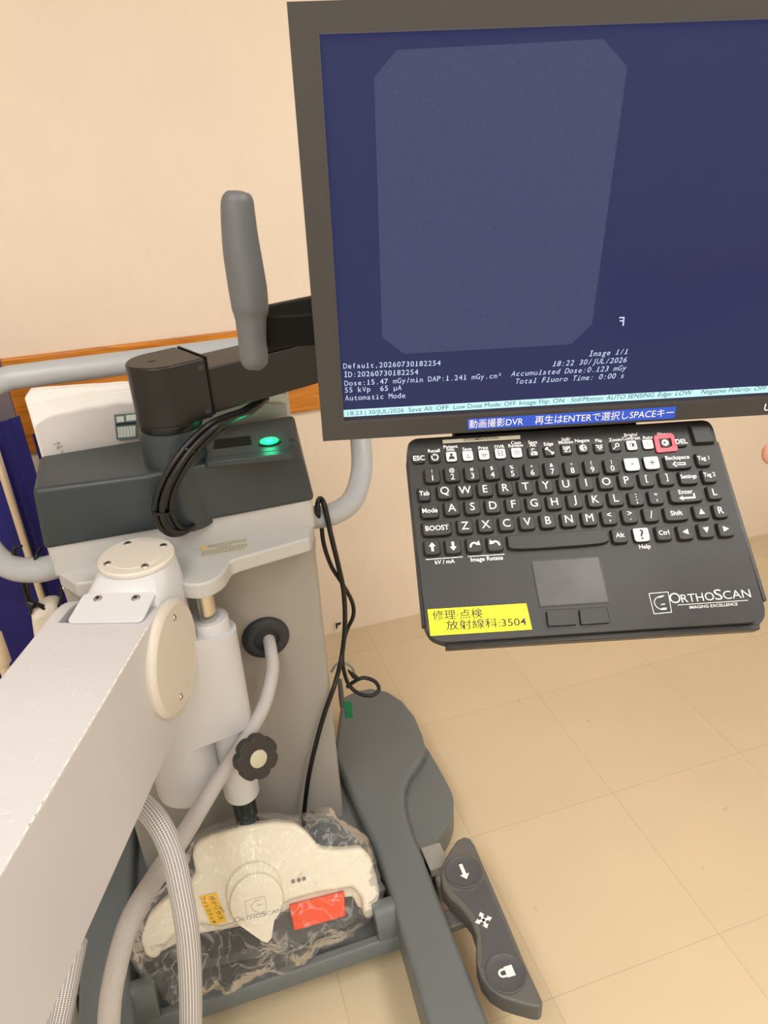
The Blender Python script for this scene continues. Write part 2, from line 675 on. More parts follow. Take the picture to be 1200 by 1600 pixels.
def mono_line(mb, fr, txt, p0, p1, h, material, cap, bold=0.0, shear=0.0):
    a, b = Vector(fr.px(*p0, h)), Vector(fr.px(*p1, h))
    d = (b - a) / len(txt)
    cell = d.length
    dd = d.normalized()
    up = Vector((-dd.y, dd.x))
    if fr.vdown:
        up = -up
    sy = (Vector(fr.px(p0[0], p0[1] - cap, h)) - a).length / .73
    for i, ch in enumerate(txt):
        if ch == ' ':
            continue
        vs, fs, bb = glyphs(ch, bold)
        w = bb[1] - bb[0]
        sx = min(sy, .86 * cell / w)
        if ch in 'iltI1j':
            sx = min(sy * 1.15, .62 * cell / w)

        def f(x, y):
            q = a + dd * (cell * (i + .5) + (x - (bb[0] + bb[1]) / 2) * sx + y * sy * shear) + up * (y * sy)
            return q.x, q.y
        put(mb, fr, ch, f, h, material, bold)
        if ch in 'iltI1' and ch != 't':       # slab feet of a typewriter face
            for yy, ww in ((0, .34),) + (((.69, .3),) if ch == 'I' else ()):
                q0 = a + dd * (cell * (i + .5) + yy * sy * shear) + up * (yy * sy)
                q = [q0 - dd * cell * ww, q0 + dd * cell * ww, q0 + dd * cell * ww + up * sy * .07, q0 - dd * cell * ww + up * sy * .07]
                mb.poly(fr, [(v.x, v.y) for v in q], h, material)


def text_c(mb, fr, txt, c, size, h, material, bold=0.0, rot=0.0, maxw=None, du=None):
    """centred at local (u,v); fr must be u right, v down-the-page when fr.vdown"""
    vs, fs, bb = glyphs(txt, bold)
    sx = size
    if maxw and (bb[1] - bb[0]) * sx > maxw:
        sx = maxw / (bb[1] - bb[0])
    mx, my = (bb[0] + bb[1]) / 2, (bb[2] + bb[3]) / 2
    sg = -1 if fr.vdown else 1
    cr, sr = math.cos(rot), math.sin(rot)

    def f(x, y):
        X, Y = (x - mx) * sx, (y - my) * size
        return c[0] + X * cr - Y * sr, c[1] + sg * (X * sr + Y * cr)
    put(mb, fr, txt, f, h, material, bold)


def shape(mb, fr, pts, c, s, h, material, rot=0.0):
    """small icon polygon: pts in icon space (y up)"""
    sg = -1 if fr.vdown else 1
    cr, sr = math.cos(rot), math.sin(rot)
    mb.poly(fr, [(c[0] + s * (x * cr - y * sr), c[1] + sg * s * (x * sr + y * cr)) for x, y in pts], h, material)


Frame.vdown = False


def circ(r, n=24, a0=0, a1=2 * PI, c=(0, 0)):
    return [(c[0] + r * math.cos(a0 + (a1 - a0) * k / n), c[1] + r * math.sin(a0 + (a1 - a0) * k / n)) for k in range(n if abs(a1 - a0 - 2 * PI) < 1e-6 else n + 1)]


def strip(mb, fr, pts, w, h, material):
    """polyline of width w in (u,v)"""
    for (a, b) in zip(pts, pts[1:]):
        a, b = Vector(a), Vector(b)
        d = (b - a).normalized()
        n = Vector((-d.y, d.x)) * w / 2
        mb.poly(fr, [tuple(a - n), tuple(b - n), tuple(b + n), tuple(a + n)], h, material)


def rrect(x0, x1, y0, y1, r, n=5):
    out = []
    for cx, cy, a in ((x1 - r, y1 - r, 0), (x0 + r, y1 - r, PI / 2), (x0 + r, y0 + r, PI), (x1 - r, y0 + r, 1.5 * PI)):
        out += [(cx + r * math.cos(a + PI / 2 * k / n), cy + r * math.sin(a + PI / 2 * k / n)) for k in range(n + 1)]
    return out


def rpoly(pts, r, n=5):
    """round the corners of a polygon"""
    out = []
    N_ = len(pts)
    for i in range(N_):
        p, a, b = Vector(pts[i]), Vector(pts[i - 1]), Vector(pts[(i + 1) % N_])
        rr = min(r, (a - p).length * .45, (b - p).length * .45)
        s, e = p + (a - p).normalized() * rr, p + (b - p).normalized() * rr
        for k in range(n + 1):
            t = k / n
            q = s * (1 - t) ** 2 + p * 2 * t * (1 - t) + e * t * t
            out.append((q.x, q.y))
    return out


G = flat(0)
# ================================================================== SETTING
X0, X1, Y0, WY = -1.7, 2.3, -2.0, 2.052
struct(MB().box(G, X0, X1, Y0, WY, -.05, 0, M['floor']).build('floor', smooth=False))
struct(MB().box(G, X0, X1, WY, WY + .1, 0, CEIL, M['wall']).build('wall_back', smooth=False))
struct(MB().box(G, X0 - .1, X0, Y0, WY, 0, CEIL, M['wall_plain']).build('wall_left', smooth=False))
struct(MB().box(G, X1, X1 + .1, Y0, WY, 0, CEIL, M['wall_plain']).build('wall_right', smooth=False))
struct(MB().box(G, X0, X1, Y0 - .1, Y0, 0, CEIL, M['wall_plain']).build('wall_front', smooth=False))
struct(MB().box(G, X0, X1, Y0, WY, CEIL, CEIL + .08, M['ceiling']).build('ceiling', smooth=False))
mb = MB().box(G, -.41, X1, WY - .018, WY, .822, 1.078, M['wood'])
struct(mb.build('trim_1', bevel=.004))
mb = MB().prism(Frame((X0, WY, 0), (0, -1, 0), (0, 0, 1)), [(0, 0), (.02, 0), (.012, .012), (.008, .03), (.008, .118), (.011, .124), (.011, .132), (.006, .137), (0, .137)], 0, X1 - X0, M['base'])
struct(mb.build('baseboard_back', bevel=.001))

for i, (lx, ly, lw) in enumerate(LAMPS):
    t = thing('ceiling_light', ('white ceiling panel lamp over the cart, on its left', 'white ceiling panel lamp above the monitor side of the cart',
                                'white ceiling panel lamp behind the viewer, on the left', 'white ceiling panel lamp behind the viewer, on the right')[i],
              'ceiling light', (lx, ly, CEIL), 'ceiling panel lamps')
    fr = flat(CEIL, (lx, ly))
    b = MB()
    for a0, a1, b0, b1 in ((-.31, -.29, -.61, .61), (.29, .31, -.61, .61), (-.29, .29, -.61, -.59), (-.29, .29, .59, .61)):
        b.box(fr, a0, a1, b0, b1, -.04, 0, M['lampframe'])
    b.build('frame', t)
    MB().box(fr, -.29, .29, -.59, .59, -.02, -.012, M['diffuser']).build('diffuser', t)

# ================================================================== IMAGING CART
cart = thing('imaging_cart', 'grey wheeled medical imaging cart with slate grey control head and white shelf', 'medical cart', (0, 1.25, 0))
CXM = -.012                                            # middle of the cart
ARM_D = Vector((.925, .38, 0)).normalized()
ARM_N = Vector((.38, -.925, 0)).normalized()

# column
mb = MB()
mb.prism(G, rrect(-.238, .213, 1.2, 1.42, .012), .11, .95, M['column'], top=rrect(-.238, .213, 1.2, 1.42, .012))
mb.build('column', cart)
# base slab between legs, legs, covers
mb = MB().prism(G, rrect(-.27, .25, 1.0, 1.52, .03), .055, .115, M['base_grey'])
mb.build('base', cart, bevel=.008)


def zpoly(z, pts):
    return [tuple(PZ(x, y, z).xy) for x, y in pts]


LEGZ = .152
# right leg sweeping into the hump of the wheel cover
rl = zpoly(LEGZ, [(668, 1600), (610, 1396)]) + [(.246, 1.06), (.238, 1.2), (.23, 1.36)] + zpoly(LEGZ, [(533, 1088), (556, 1077), (580, 1073), (606, 1078), (628, 1092), (648, 1116), (660, 1145), (667, 1172), (655, 1190), (640, 1212), (633, 1235), (634, 1262), (645, 1300), (664, 1344), (766, 1600)])
# carry the leg on towards the front beyond the frame
e0, e1 = Vector(rl[0]), Vector(rl[-1])
rl = [tuple(e0 + Vector((-.01, -.22)))] + rl + [tuple(e1 + Vector((-.012, -.22)))]
mb = MB().prism(G, rl, .045, LEGZ, M['base_grey'])
mb.build('leg', cart, bevel=.014, seg=4, angle=40)
fl = zpoly(.115, [(655, 1160), (668, 1170), (688, 1205), (706, 1238), (710, 1258), (704, 1282), (690, 1305), (660, 1350), (640, 1340), (620, 1280), (622, 1220)])
MB().prism(G, rpoly(fl, .02, 3), .04, .118, M['base_grey']).build('wheel_cover', cart, bevel=.012, seg=4, angle=40)
# left leg (mirror about the middle of the cart) and its cover
ll = [(2 * CXM - x, y) for x, y in rl]
MB().prism(G, ll, .045, LEGZ, M['base_grey']).build('leg', cart, bevel=.012, seg=4, angle=40)
MB().prism(G, rpoly([(2 * CXM - x, y) for x, y in fl], .02, 3), .04, .118, M['base_grey']).build('wheel_cover', cart, bevel=.012, seg=4, angle=40)
# tray and its lip
mb = MB().box(G, -.262, .242, .905, 1.05, .058, .072, M['base_grey'])
mb.build('tray', cart, bevel=.003)
mb = MB().prism(Frame((-.272, .905, .075), (0, 1, 0), (0, 0, 1)), [(-.016, -.018), (.016, -.018), (.016, .006), (.008, .018), (-.008, .018), (-.016, .006)], 0, .52, M['base_grey'])
mb.build('tray_lip', cart, bevel=.003)
for sx, lab in ((1, 0), (-1, 1)):
    xs = sorted((CXM + sx * .215, CXM + sx * .262))
    b = MB().prism(Frame((xs[0], 0, 0), (0, 1, 0), (0, 0, 1)), rpoly([(.893, .07), (.955, .07), (.955, .145), (.925, .152), (.9, .12)], .015), 0, xs[1] - xs[0], M['base_grey'])
    b.build('tray_bracket', cart, bevel=.004)
# casters
for (x, y) in ((.372, 1.02), (2 * CXM - .372, 1.02), (.40, 1.40), (2 * CXM - .40, 1.40), (.30, .52), (2 * CXM - .30, .52)):
    c = MB().lathe((x - .014, y, .05), (1, 0, 0), [(0, 0), (.03, 0), (.046, .003), (.05, .009), (.05, .019), (.046, .025), (.03, .028), (0, .028)], M['wheel'], 32).build('caster_wheel', cart)
    f = MB()
    f.box(flat(0, (x, y)), .017, .023, -.03, .03, .035, .125, M['silver'])
    f.box(flat(0, (x, y)), -.023, -.017, -.03, .03, .035, .125, M['silver'])
    f.box(flat(0, (x, y)), -.023, .023, -.03, .03, .1, .126, M['wheel'])
    f.build('fork', c, bevel=.004)
    c.children[0].matrix_parent_inverse = Matrix()

# steering / brake pedal beside the right leg
PZH = .165
po = [(714, 1312), (725, 1306), (735, 1309), (742, 1320), (755, 1350), (780, 1408), (800, 1455), (820, 1503), (843, 1553), (849, 1566), (844, 1574), (830, 1572), (808, 1566), (786, 1559), (766, 1546), (752, 1528), (745, 1505), (744, 1485), (744, 1462), (737, 1440), (722, 1420), (704, 1403), (692, 1388), (688, 1368), (693, 1346), (702, 1330)]
pp = zpoly(PZH, po)
pc = sum((Vector(p) for p in pp), Vector((0, 0))) / len(pp)
lower = [tuple(pc + (Vector(p) - pc) * 1.0) for p in pp]
mb = MB().prism(G, lower, PZH - .045, PZH, M['silver'], top=pp)
ped = mb.build('brake_pedal', cart, bevel=.007, seg=4, angle=40)
fp = flat(PZH)
c1, c2 = Vector(fp.px(724, 1363)), Vector(fp.px(790, 1521))
ax = (c2 - c1).normalized()
sd = Vector((ax.y, -ax.x))
if sd.x < 0:
    sd = -sd
r1 = (Vector(fp.px(753, 1363)) - c1).length
r2 = (Vector(fp.px(822, 1521)) - c2).length
# inlay
b = MB()
inl = zpoly(PZH + .0005, [(757, 1374), (775, 1413), (797, 1465), (816, 1508), (752, 1512), (754, 1482), (751, 1452), (742, 1430), (728, 1411), (708, 1392), (740, 1392)])
b.prism(G, inl, PZH + .0002, PZH + .0012, M['pedal_in'])
Lc = (c1 + c2) / 2


def pedal_icon(b, pts, c, s, h):
    b.poly(G, [tuple(c + sd * (x * s) + ax * (y * s)) for x, y in pts], h, M['legend'])


arw = [(-.17, 0), (.17, 0), (.17, -.62), (.42, -.62), (0, -1.15), (-.42, -.62), (-.17, -.62)]
for k in range(4):
    a = k * PI / 2
    pts = [(x * math.cos(a) - y * math.sin(a), x * math.sin(a) + y * math.cos(a)) for x, y in arw]
    pedal_icon(b, pts, Lc + ax * .002, .0155, PZH + .0016)
b.build('inlay', ped)
for c, r, kind in ((c1, r1, 0), (c2, r2, 1)):
    b = MB().lathe((c.x, c.y, PZH), (0, 0, 1), [(0, 0), (r, 0), (r, .0025), (r * .95, .0032), (r * .9, .002), (r * .6, .0016), (0, .0014)], M['pedal_in'], 48)
    h = PZH + .0036
    if kind == 0:
        pedal_icon(b, [(-.1, -.45), (.1, -.45), (.1, .18), (.27, .18), (0, .5), (-.27, .18), (-.1, .18)], c, r * 1.0, h)
    else:
        pedal_icon(b, [(-.24, -.02), (.24, -.02), (.24, -.42), (-.24, -.42)][::-1], c + sd * r * .1, r * .0001, h)
        # padlock lying on its side: body to the right, shackle to the left
        body = [(.0, -.27), (.42, -.27), (.42, .27), (.0, .27)]
        pedal_icon(b, body, c, r, h)
        o_ = circ(.22, 12, PI / 2, 1.5 * PI, (-.16, 0))
        i_ = circ(.11, 12, PI / 2, 1.5 * PI, (-.16, 0))
        for k in range(12):
            pedal_icon(b, [o_[k], o_[k + 1], i_[k + 1], i_[k]], c, r, h)
        for sgn in (1, -1):
            pedal_icon(b, [(-.16, sgn * .22), (.0, sgn * .22), (.0, sgn * .11), (-.16, sgn * .11)], c, r, h)
    q = b.build('pedal_pad', ped)
# pedal lever reaching under the leg
MB().box(flat(.10), .33, .40, .86, .90, 0, .02, M['silver']).build('pedal_lever', cart, bevel=.004)

# ---- shelf with a rounded nose over the lift rod
ZS = .9
front = zpoly(ZS, [(484, 840), (400, 864), (372, 872), (360, 877), (355, 884), (350, 893), (343, 900), (333, 906), (321, 911)])
pn = [(p[0], p[1]) for p in front]
mir = [(2 * -.006 - x, y) for x, y in reversed(pn)]
mir = [(max(x, -.24), y) for x, y in mir]
sh = [(.213, 1.205)] + pn + mir + [(-.24, 1.205)]
mb = MB().prism(G, sh, ZS - .03, ZS, M['shelf'])
shelf = mb.build('shelf', cart, bevel=.005, seg=4, angle=30)
# fascia between shelf and control head
mb = MB().prism(G, rrect(-.243, .216, 1.195, 1.40, .01), ZS - .005, .957, M['shelf'])
mb.build('fascia', cart, bevel=.003)
# warning sticker
fs_ = flat(ZS + .0004)
b = MB()
W0 = [(314, 852), (382, 838), (389, 862), (315, 874)]


def bil(q, s, t):
    a = Vector(q[0]) * (1 - s) + Vector(q[1]) * s
    c = Vector(q[3]) * (1 - s) + Vector(q[2]) * s
    return a * (1 - t) + c * t


quad = [Vector(fs_.px(*p)) for p in [(313, 850), (386, 837), (391, 857), (314, 871)]]
b.poly(fs_, [tuple(q) for q in quad], 0, M['beige'])
tri = [bil(quad, .01, .42), bil(quad, .12, .42), bil(quad, .07, .12)]
b.poly(fs_, [tuple(t_) for t_ in tri], .0002, M['yellow2'])
for k in range(7):
    t0 = .1 + k * .125
    s0, s1 = (.16 if k < 3 else .02), (.97 if k % 3 else .9)
    if k == 0:
        s0, s1 = .4, .62
    if k == 3:
        s0, s1 = .32, .66
    for j in range(14):
        a0 = s0 + (s1 - s0) * j / 14
        b.poly(fs_, [tuple(bil(quad, a0, t0)), tuple(bil(quad, a0 + (s1 - s0) / 14 * .8, t0)), tuple(bil(quad, a0 + (s1 - s0) / 14 * .8, t0 + .06)), tuple(bil(quad, a0, t0 + .06))], .0002, M['inkgrey'])
w = b.build('warning_sticker', shelf)
w['label'] = 'small warning sticker with a yellow triangle and fine print'

# ---- control head
mb = MB()
f0 = [(-.246, 1.19, .952), (-.05, 1.187, .952), (.04, 1.187, .952), (.219, 1.19, .952), (.224, 1.35, .952), (-.25, 1.35, .952)]
f1 = [(-.238, 1.197, 1.06), (-.06, 1.168, 1.066), (.03, 1.172, 1.066), (.204, 1.222, 1.063), (.222, 1.338, 1.07), (-.24, 1.345, 1.062)]
mb.add(f0 + f1, [(5, 4, 3, 2, 1, 0), (6, 7, 8, 9, 10, 11)] + [(i, (i + 1) % 6, 6 + (i + 1) % 6, 6 + i) for i in range(6)], M['head'])
head = mb.build('control_head', cart, bevel=.009, seg=4, angle=25)
# hub collar growing out of the head
HX, HY = -.008, 1.222
mb = MB().lathe((HX, HY, .945), (0, 0, 1), [(.049, 0), (.0505, .03), (.0525, .1), (.0535, .165), (.052, .178), (.049, .18), (0, .18)], M['head'], 48)
mb.build('hub_collar', head)
# raised end of the head with the button panel
PZH2 = 1.0695
fo = zpoly(PZH2, [(320, 722), (458, 708), (445, 661), (320, 679)])
panel = MB().prism(G, rpoly(fo, .006), 1.058, PZH2, M['head']).build('button_panel', head, bevel=.002)
fi = zpoly(PZH2, [(329, 715), (451, 702), (440, 667), (331, 684)])
z = PZH2 + .0006
MB().prism(G, rpoly(fi, .006), z - .001, z, M['head']).build('panel_inset', panel)
sl = zpoly(z, [(333, 702), (394, 695), (391, 681), (335, 687)])
MB().prism(G, rpoly(sl, .004), z - .0005, z + .0004, M['blackm']).build('slot', panel)  # raised plate; the shade inside the slot is put into its black colour
bc = PZ(421, 691, z)
b = MB().lathe((bc.x, bc.y, z), (0, 0, 1), [(.0205, 0), (.0205, .002), (.0185, .003), (.0175, .002)], M['ring'], 40)
b.lathe((bc.x, bc.y, z), (0, 0, 1), [(.017, 0), (.016, .0035), (.010, .004), (0, .004)], M['led'], 36)
fb = flat(z + .0044, (bc.x, bc.y))
o_, i_ = circ(.0062, 20, -PI * 1.3, PI * .3), circ(.005, 20, -PI * 1.3, PI * .3)
for k in range(20):
    b.poly(fb, [o_[k], o_[k + 1], i_[k + 1], i_[k]], 0, M['led_icon'])
b.poly(fb, [(-.0007, 0), (.0007, 0), (.0007, .0065), (-.0007, .0065)], 0, M['led_icon'])
pb = b.build('power_button', panel)
pb['label'] = 'round power button lit green'
ldd = bpy.data.lights.new('power_button_glow', 'POINT')
ldd.energy = .07
ldd.color = (.03, 1, .42)
ldd.shadow_soft_size = .012
lo = bpy.data.objects.new('power_button_glow', ldd)
lo.location = (bc.x, bc.y, z + .02)
COL.objects.link(lo)

# ---- push handle loop around the back
HR = .023
half = [(.205, 1.275, .878), (.262, 1.285, .868), (.318, 1.325, .868), (.358, 1.385, .895), (.376, 1.435, .94), (.378, 1.465, .985), (.356, 1.488, 1.05), (.328, 1.498, 1.115), (.298, 1.5, 1.150), (.262, 1.5, 1.165), (.22, 1.5, 1.167)]
pth = half + [(.0, 1.5, 1.167)] + [(2 * CXM - x, y, z_) for x, y, z_ in reversed(half)]
MB().tube(pth, HR, M['tube'], 24, 8).build('push_handle', cart)
for sx in (1, -1):
    x = CXM + sx * .228
    b = MB().prism(Frame((x - .003, 0, 0), (0, 1, 0), (0, 0, 1)), rrect(1.235, 1.33, .82, .925, .015), 0, .006, M['tube'])
    b.cyl((x - .006, 1.25, .84), (x + .006, 1.25, .84), .006, M['steel'], 12)
    b.cyl((x - .006, 1.25, .91), (x + .006, 1.25, .91), .006, M['steel'], 12)
    b.build('handle_plate', cart)

# ---- lift rod and grommet
RX, RY = -.006, 1.1
mb = MB().cyl((RX, RY, .10), (RX, RY, .88), .0165, M['chrome'], 32)
rod = mb.build('lift_rod', cart)
MB().cyl((RX, RY, .10), (RX, RY, .40), .0235, M['darksteel'], 32).build('lower_tube', cart)
gc = PY(415, 995, 1.2)
MB().lathe((gc.x, 1.2, gc.z), (0, -1, 0), [(.0465, 0), (.046, .006), (.042, .011), (.034, .014), (.026, .012), (.022, .004), (.0, .003)], M['rubber'], 48).build('grommet', cart)

# ================================================================== SWING ARM (post, sleeve, knuckle, beam)
BD = w_dir(Vector(((700 - CX) / F_PX, (190 - CY) / F_PX, 1)))
BD.z = 0
BD.normalize()
BS = Vector((BD.y, -BD.x, 0))
ZT, ZB = .92, .705
S1, S0 = -.4412, -.6045
AJ = .889                                               # joint centre along the beam
post_a, post_s = .985, -.5065
PO = BD * post_a + BS * post_s
arm = thing('swing_arm', 'heavy white articulated support arm with cream end caps, in the left foreground', 'support arm', (PO.x, PO.y, .42))
PR = .0615
ZPB = .44
# post with hollowed front for the joint
mb = MB().lathe((PO.x, PO.y, ZPB), (0, 0, 1), [(0, 0), (PR - .004, 0), (PR, .004), (PR, .372), (0, .372)], M['white'], 64)
post = mb.build('post', arm)
JC = BD * (AJ - .005) + Vector((0, 0, .8125))


def hollow(o):
    """cut the round joint space out of a part"""
    cut = MB().cyl(JC + BS * (S0 - .1), JC + BS * -.449, .118, M['white'], 96).build('cutter')
    md = o.modifiers.new('cut', 'BOOLEAN')
    md.object = cut
    md.operation = 'DIFFERENCE'
    md.solver = 'EXACT'
    dg = bpy.context.evaluated_depsgraph_get()
    dg.update()
    nm = bpy.data.meshes.new_from_object(o.evaluated_get(dg))
    o.modifiers.clear()
    o.data = nm
    nm.set_sharp_from_angle(angle=math.radians(30))
    bpy.data.objects.remove(cut, do_unlink=True)


hollow(post)
# sleeve on the rod and bracket between the two
mb = MB().lathe((RX, RY, .385), (0, 0, 1), [(.022, 0), (.033, 0), (.0345, .003), (.0345, .425), (.031, .43), (.031, .426), (.0185, .426)], M['white'], 48)
mb.build('sleeve', arm)


def tangent_hull(c0, r0, c1, r1, n=14):
    pts = [Vector(c0) + Vector((math.cos(a), math.sin(a))) * r0 for a in [2 * PI * k / 40 for k in range(40)]]
    pts += [Vector(c1) + Vector((math.cos(a), math.sin(a))) * r1 for a in [2 * PI * k / 40 for k in range(40)]]
    pts = sorted(pts, key=lambda p: (p.x, p.y))

    def halfh(ps):
        h = []
        for p in ps:
            while len(h) >= 2 and (h[-1] - h[-2]).cross(p - h[-1]) <= 0:
                h.pop()
            h.append(p)
        return h
    lo_, hi_ = halfh(pts), halfh(list(reversed(pts)))
    return [tuple(p) for p in lo_[:-1] + hi_[:-1]]


th = tangent_hull((PO.x, PO.y), PR - .001, (RX + .006, RY - .002), .038)
ztop = lambda x: .815 - .03 * max(0, min(1, (x - PO.x - .03) / .1))
n = len(th)
mb = MB()
vs = [(x, y, .575) for x, y in th] + [(x, y, ztop(x)) for x, y in th]
mb.add(vs, [tuple(range(n - 1, -1, -1)), tuple(range(n, 2 * n))] + [(i, (i + 1) % n, n + (i + 1) % n, n + i) for i in range(n)], M['white'])
hollow(mb.build('bracket', arm))
# clamp knob
kc = PY(403, 1185, 1.01)
ka = Vector((.32, -.82, .28)).normalized()
kf = Frame(kc - ka * .02, ka.orthogonal().normalized(), ka.cross(ka.orthogonal().normalized()), ka)
lob = []
for k in range(112):
    a = 2 * PI * k / 112
    lob.append((a, .0415 - .0036 * (1 - abs(math.cos(a * 3.5))) ** 2 * 1.6))
P2 = [(r * math.cos(a), r * math.sin(a)) for a, r in lob]
mb = MB().prism(kf, P2, 0, .022, M['knob'])
knob = mb.build('knob', arm, bevel=.003, seg=3, angle=50)
MB().lathe(kc - ka * .02, ka, [(0, .022), (.0165, .022), (.0165, .0235), (.015, .0245), (0, .0245)], M['beige'], 36).build('knob_cap', knob)
MB().cyl(kc - ka * .02, Vector((RX, RY - .02, kc.z - .02)), .009, M['knob'], 20).build('knob_stem', arm)
# head knuckle under the round cap
mb = MB()
ring_n = 48
lv = []
CAPZ = .951
for (zz, rr, fwd) in ((.765, .058, .0), (.84, .064, .02), (.90, .0655, .03), (.93, .062, .024), (CAPZ, .0575, 0)):
    row = []
    for k in range(ring_n):
        a = 2 * PI * k / ring_n
        ca, sa = math.cos(a), math.sin(a)              # ca along beam (away), sa sideways
        fx = -ca
        sq = 1.0
        if fx > 0:                                     # squared towards the beam
            m_ = max(abs(ca), abs(sa))
            sq = 1 + (1 / m_ - 1) * (fwd / .03) * .8
        p = PO + BD * (ca * rr * sq - (fwd if fx > 0 else 0) * min(1, fx * 3)) + BS * (sa * rr * sq)
        row.append(Vector((p.x, p.y, zz)))
    lv.append(row)
vs = [v for r in lv for v in r]
fs = []
for i in range(len(lv) - 1):
    for k in range(ring_n):
        q = (k + 1) % ring_n
        fs.append((i * ring_n + k, (i + 1) * ring_n + k, (i + 1) * ring_n + q, i * ring_n + q))
fs.append(tuple(range(ring_n)))
fs.append(tuple(range((len(lv) - 1) * ring_n, len(lv) * ring_n))[::-1])
mb.add(vs, fs, M['white'])
kn = mb.build('knuckle', arm, angle=50)
# fix normals outward
bm_ = bmesh.new()
bm_.from_mesh(kn.data)
bmesh.ops.recalc_face_normals(bm_, faces=bm_.faces)
bm_.to_mesh(kn.data)
bm_.free()


def socket_screw(o, axis, r, parent):
    b = MB().lathe(o, axis, [(r * 1.25, 0), (r * 1.25, .0008), (r * 1.1, .0004), (r, .0012), (r * .95, .0022), (r * .6, .0026), (r * .55, .0012), (0, .001)], M['steel'], 24)
    b.cyl(Vector(o) + Vector(axis).normalized() * .0005, Vector(o) + Vector(axis).normalized() * .00185, r * .5, M['ink'], 6)
    return b.build('screw', parent)


cap = MB().lathe((PO.x, PO.y, CAPZ), (0, 0, 1), [(.0605, 0), (.0605, .005), (.058, .0075), (.044, .0078), (.043, .0086), (0, .009)], M['cap'], 64).build('round_cap', arm)
for k in range(4):
    a = PI / 4 * 1.15 + k * PI / 2
    q = PO + BD * (.045 * math.cos(a)) + BS * (.045 * math.sin(a))
    socket_screw((q.x, q.y, CAPZ + .0076), (0, 0, 1), .0052, cap)

# beam: side profile with round end, forked around the knuckle
RB = (ZT - ZB) / 2
ZC = (ZT + ZB) / 2
fbm = Frame(BS * S0, BD, (0, 0, 1), BS)                 # u along beam, v up, n sideways (to the right)
NOTCH = .855


def prof(a_end_round=True):
    arc = [(AJ - .01 + (RB - .006) * math.cos(t), ZC + RB * math.sin(t)) for t in [-PI / 2 + PI * k / 28 for k in range(29)]]
    return [(-.25, ZB)] + arc + [(-.25, ZT)]


WB = S1 - S0
mb = MB()
# body up to the notch
mb.prism(fbm, [(-.25, ZB), (NOTCH, ZB), (NOTCH, ZT), (-.25, ZT)], 0, WB, M['beam'])
ch = mb
# worn, chipped edge and scratches of the top face
a = -.2
rnd = random.Random(3)
while a < NOTCH - .02:
    l = rnd.uniform(.008, .03)
    wv = rnd.uniform(.0007, .0018)
    ch.poly(Frame(BS * S1 + Vector((0, 0, ZT)), BD, BS * -1, (0, 0, 1)), [(a, .0015), (a + l * .5, -.0001), (a + l, .0015), (a + l * .6, .0015 + wv)][::-1], .0002, M['chip'])
    a += l * rnd.uniform(.7, 1.1)
ftop = Frame(BS * S1 + Vector((0, 0, ZT)), BD, BS * -1, (0, 0, 1))
for k in range(34):
    a, s_ = rnd.uniform(.45, .8), rnd.uniform(.02, .15)
    ang = rnd.choice((rnd.uniform(-.5, .5), rnd.uniform(1.0, 2.0)))
    L = rnd.uniform(.01, .045)
    wv = rnd.uniform(.00008, .00028)
    d_ = Vector((math.cos(ang), math.sin(ang)))
    e_ = Vector((-d_.y, d_.x)) * wv
    A_, B_ = Vector((a, s_)), Vector((a, s_)) + d_ * L
    if .005 < B_.y < .158:
        ch.poly(ftop, [tuple(A_ - e_), tuple(B_), tuple(A_ + e_)], .0002, M['scratch'])
bo = mb.build('beam', arm, bevel=.0025, seg=2)
for h0, h1 in ((0, .02), (WB - .02, WB)):
    arc = [(AJ - .01 + (RB - .006) * math.cos(t), ZC + RB * math.sin(t)) for t in [-PI / 2 + PI * k / 36 for k in range(37)]]
    pr_ = [(NOTCH - .004, ZB)] + arc + [(NOTCH - .004, ZT)]
    MB().prism(fbm, pr_, h0, h1, M['beam']).build('fork_cheek', bo, bevel=.002, seg=2)
# tongue between cheeks
tong = [(NOTCH - .05, ZB + .02), (AJ + .05, ZB + .03)] + [(AJ + .03 + .07 * math.cos(t), ZC + .085 * math.sin(t)) for t in [-PI / 2.4 + PI * .83 * k / 12 for k in range(13)]] + [(NOTCH - .02, ZT - .012)]
MB().prism(fbm, tong, .024, WB - .024, M['white']).build('tongue', arm, bevel=.003)
# cover plate with two screws bridging the notch
pz = lambda x, y, z: PZ(x, y, z)
pA, pB, pC, pD = pz(131, 927, .937), pz(244, 925, .937), pz(221, 972, .924), pz(104, 972, .924)
fpl = Frame((pA + pB) / 2, (pB - pA), ((pA + pB) / 2 - (pD + pC) / 2))
hw = (pB - pA).length / 2
hl = ((pA + pB) / 2 - (pD + pC) / 2).length
pl = MB().prism(fpl, rrect(-hw, hw, -hl, 0, .008), -.004, 0, M['white']).build('cover_plate', arm, bevel=.001)
for s_ in (-.52, .52):
    socket_screw(fpl.pt(hw * s_, -.2 * hl, 0), fpl.n, .0052, pl)
# side disc
dc = BD * AJ + BS * S1 + Vector((0, 0, .817))
dc = BD * (AJ + .0) + BS * S1 + Vector((0, 0, ZC + .015))
disc = MB().lathe(dc, BS, [(.0935, 0), (.0935, .006), (.090, .0105), (.084, .0125), (.083, .0118), (0, .0118)], M['cap'], 72).build('side_disc', arm)
for k in range(4):
    an = PI / 4 + k * PI / 2 + .5
    q = dc + BD * (.066 * math.cos(an)) + Vector((0, 0, .066 * math.sin(an))) + BS * .012
    if k in (0, 2):
        socket_screw(q, BS, .0045, disc)

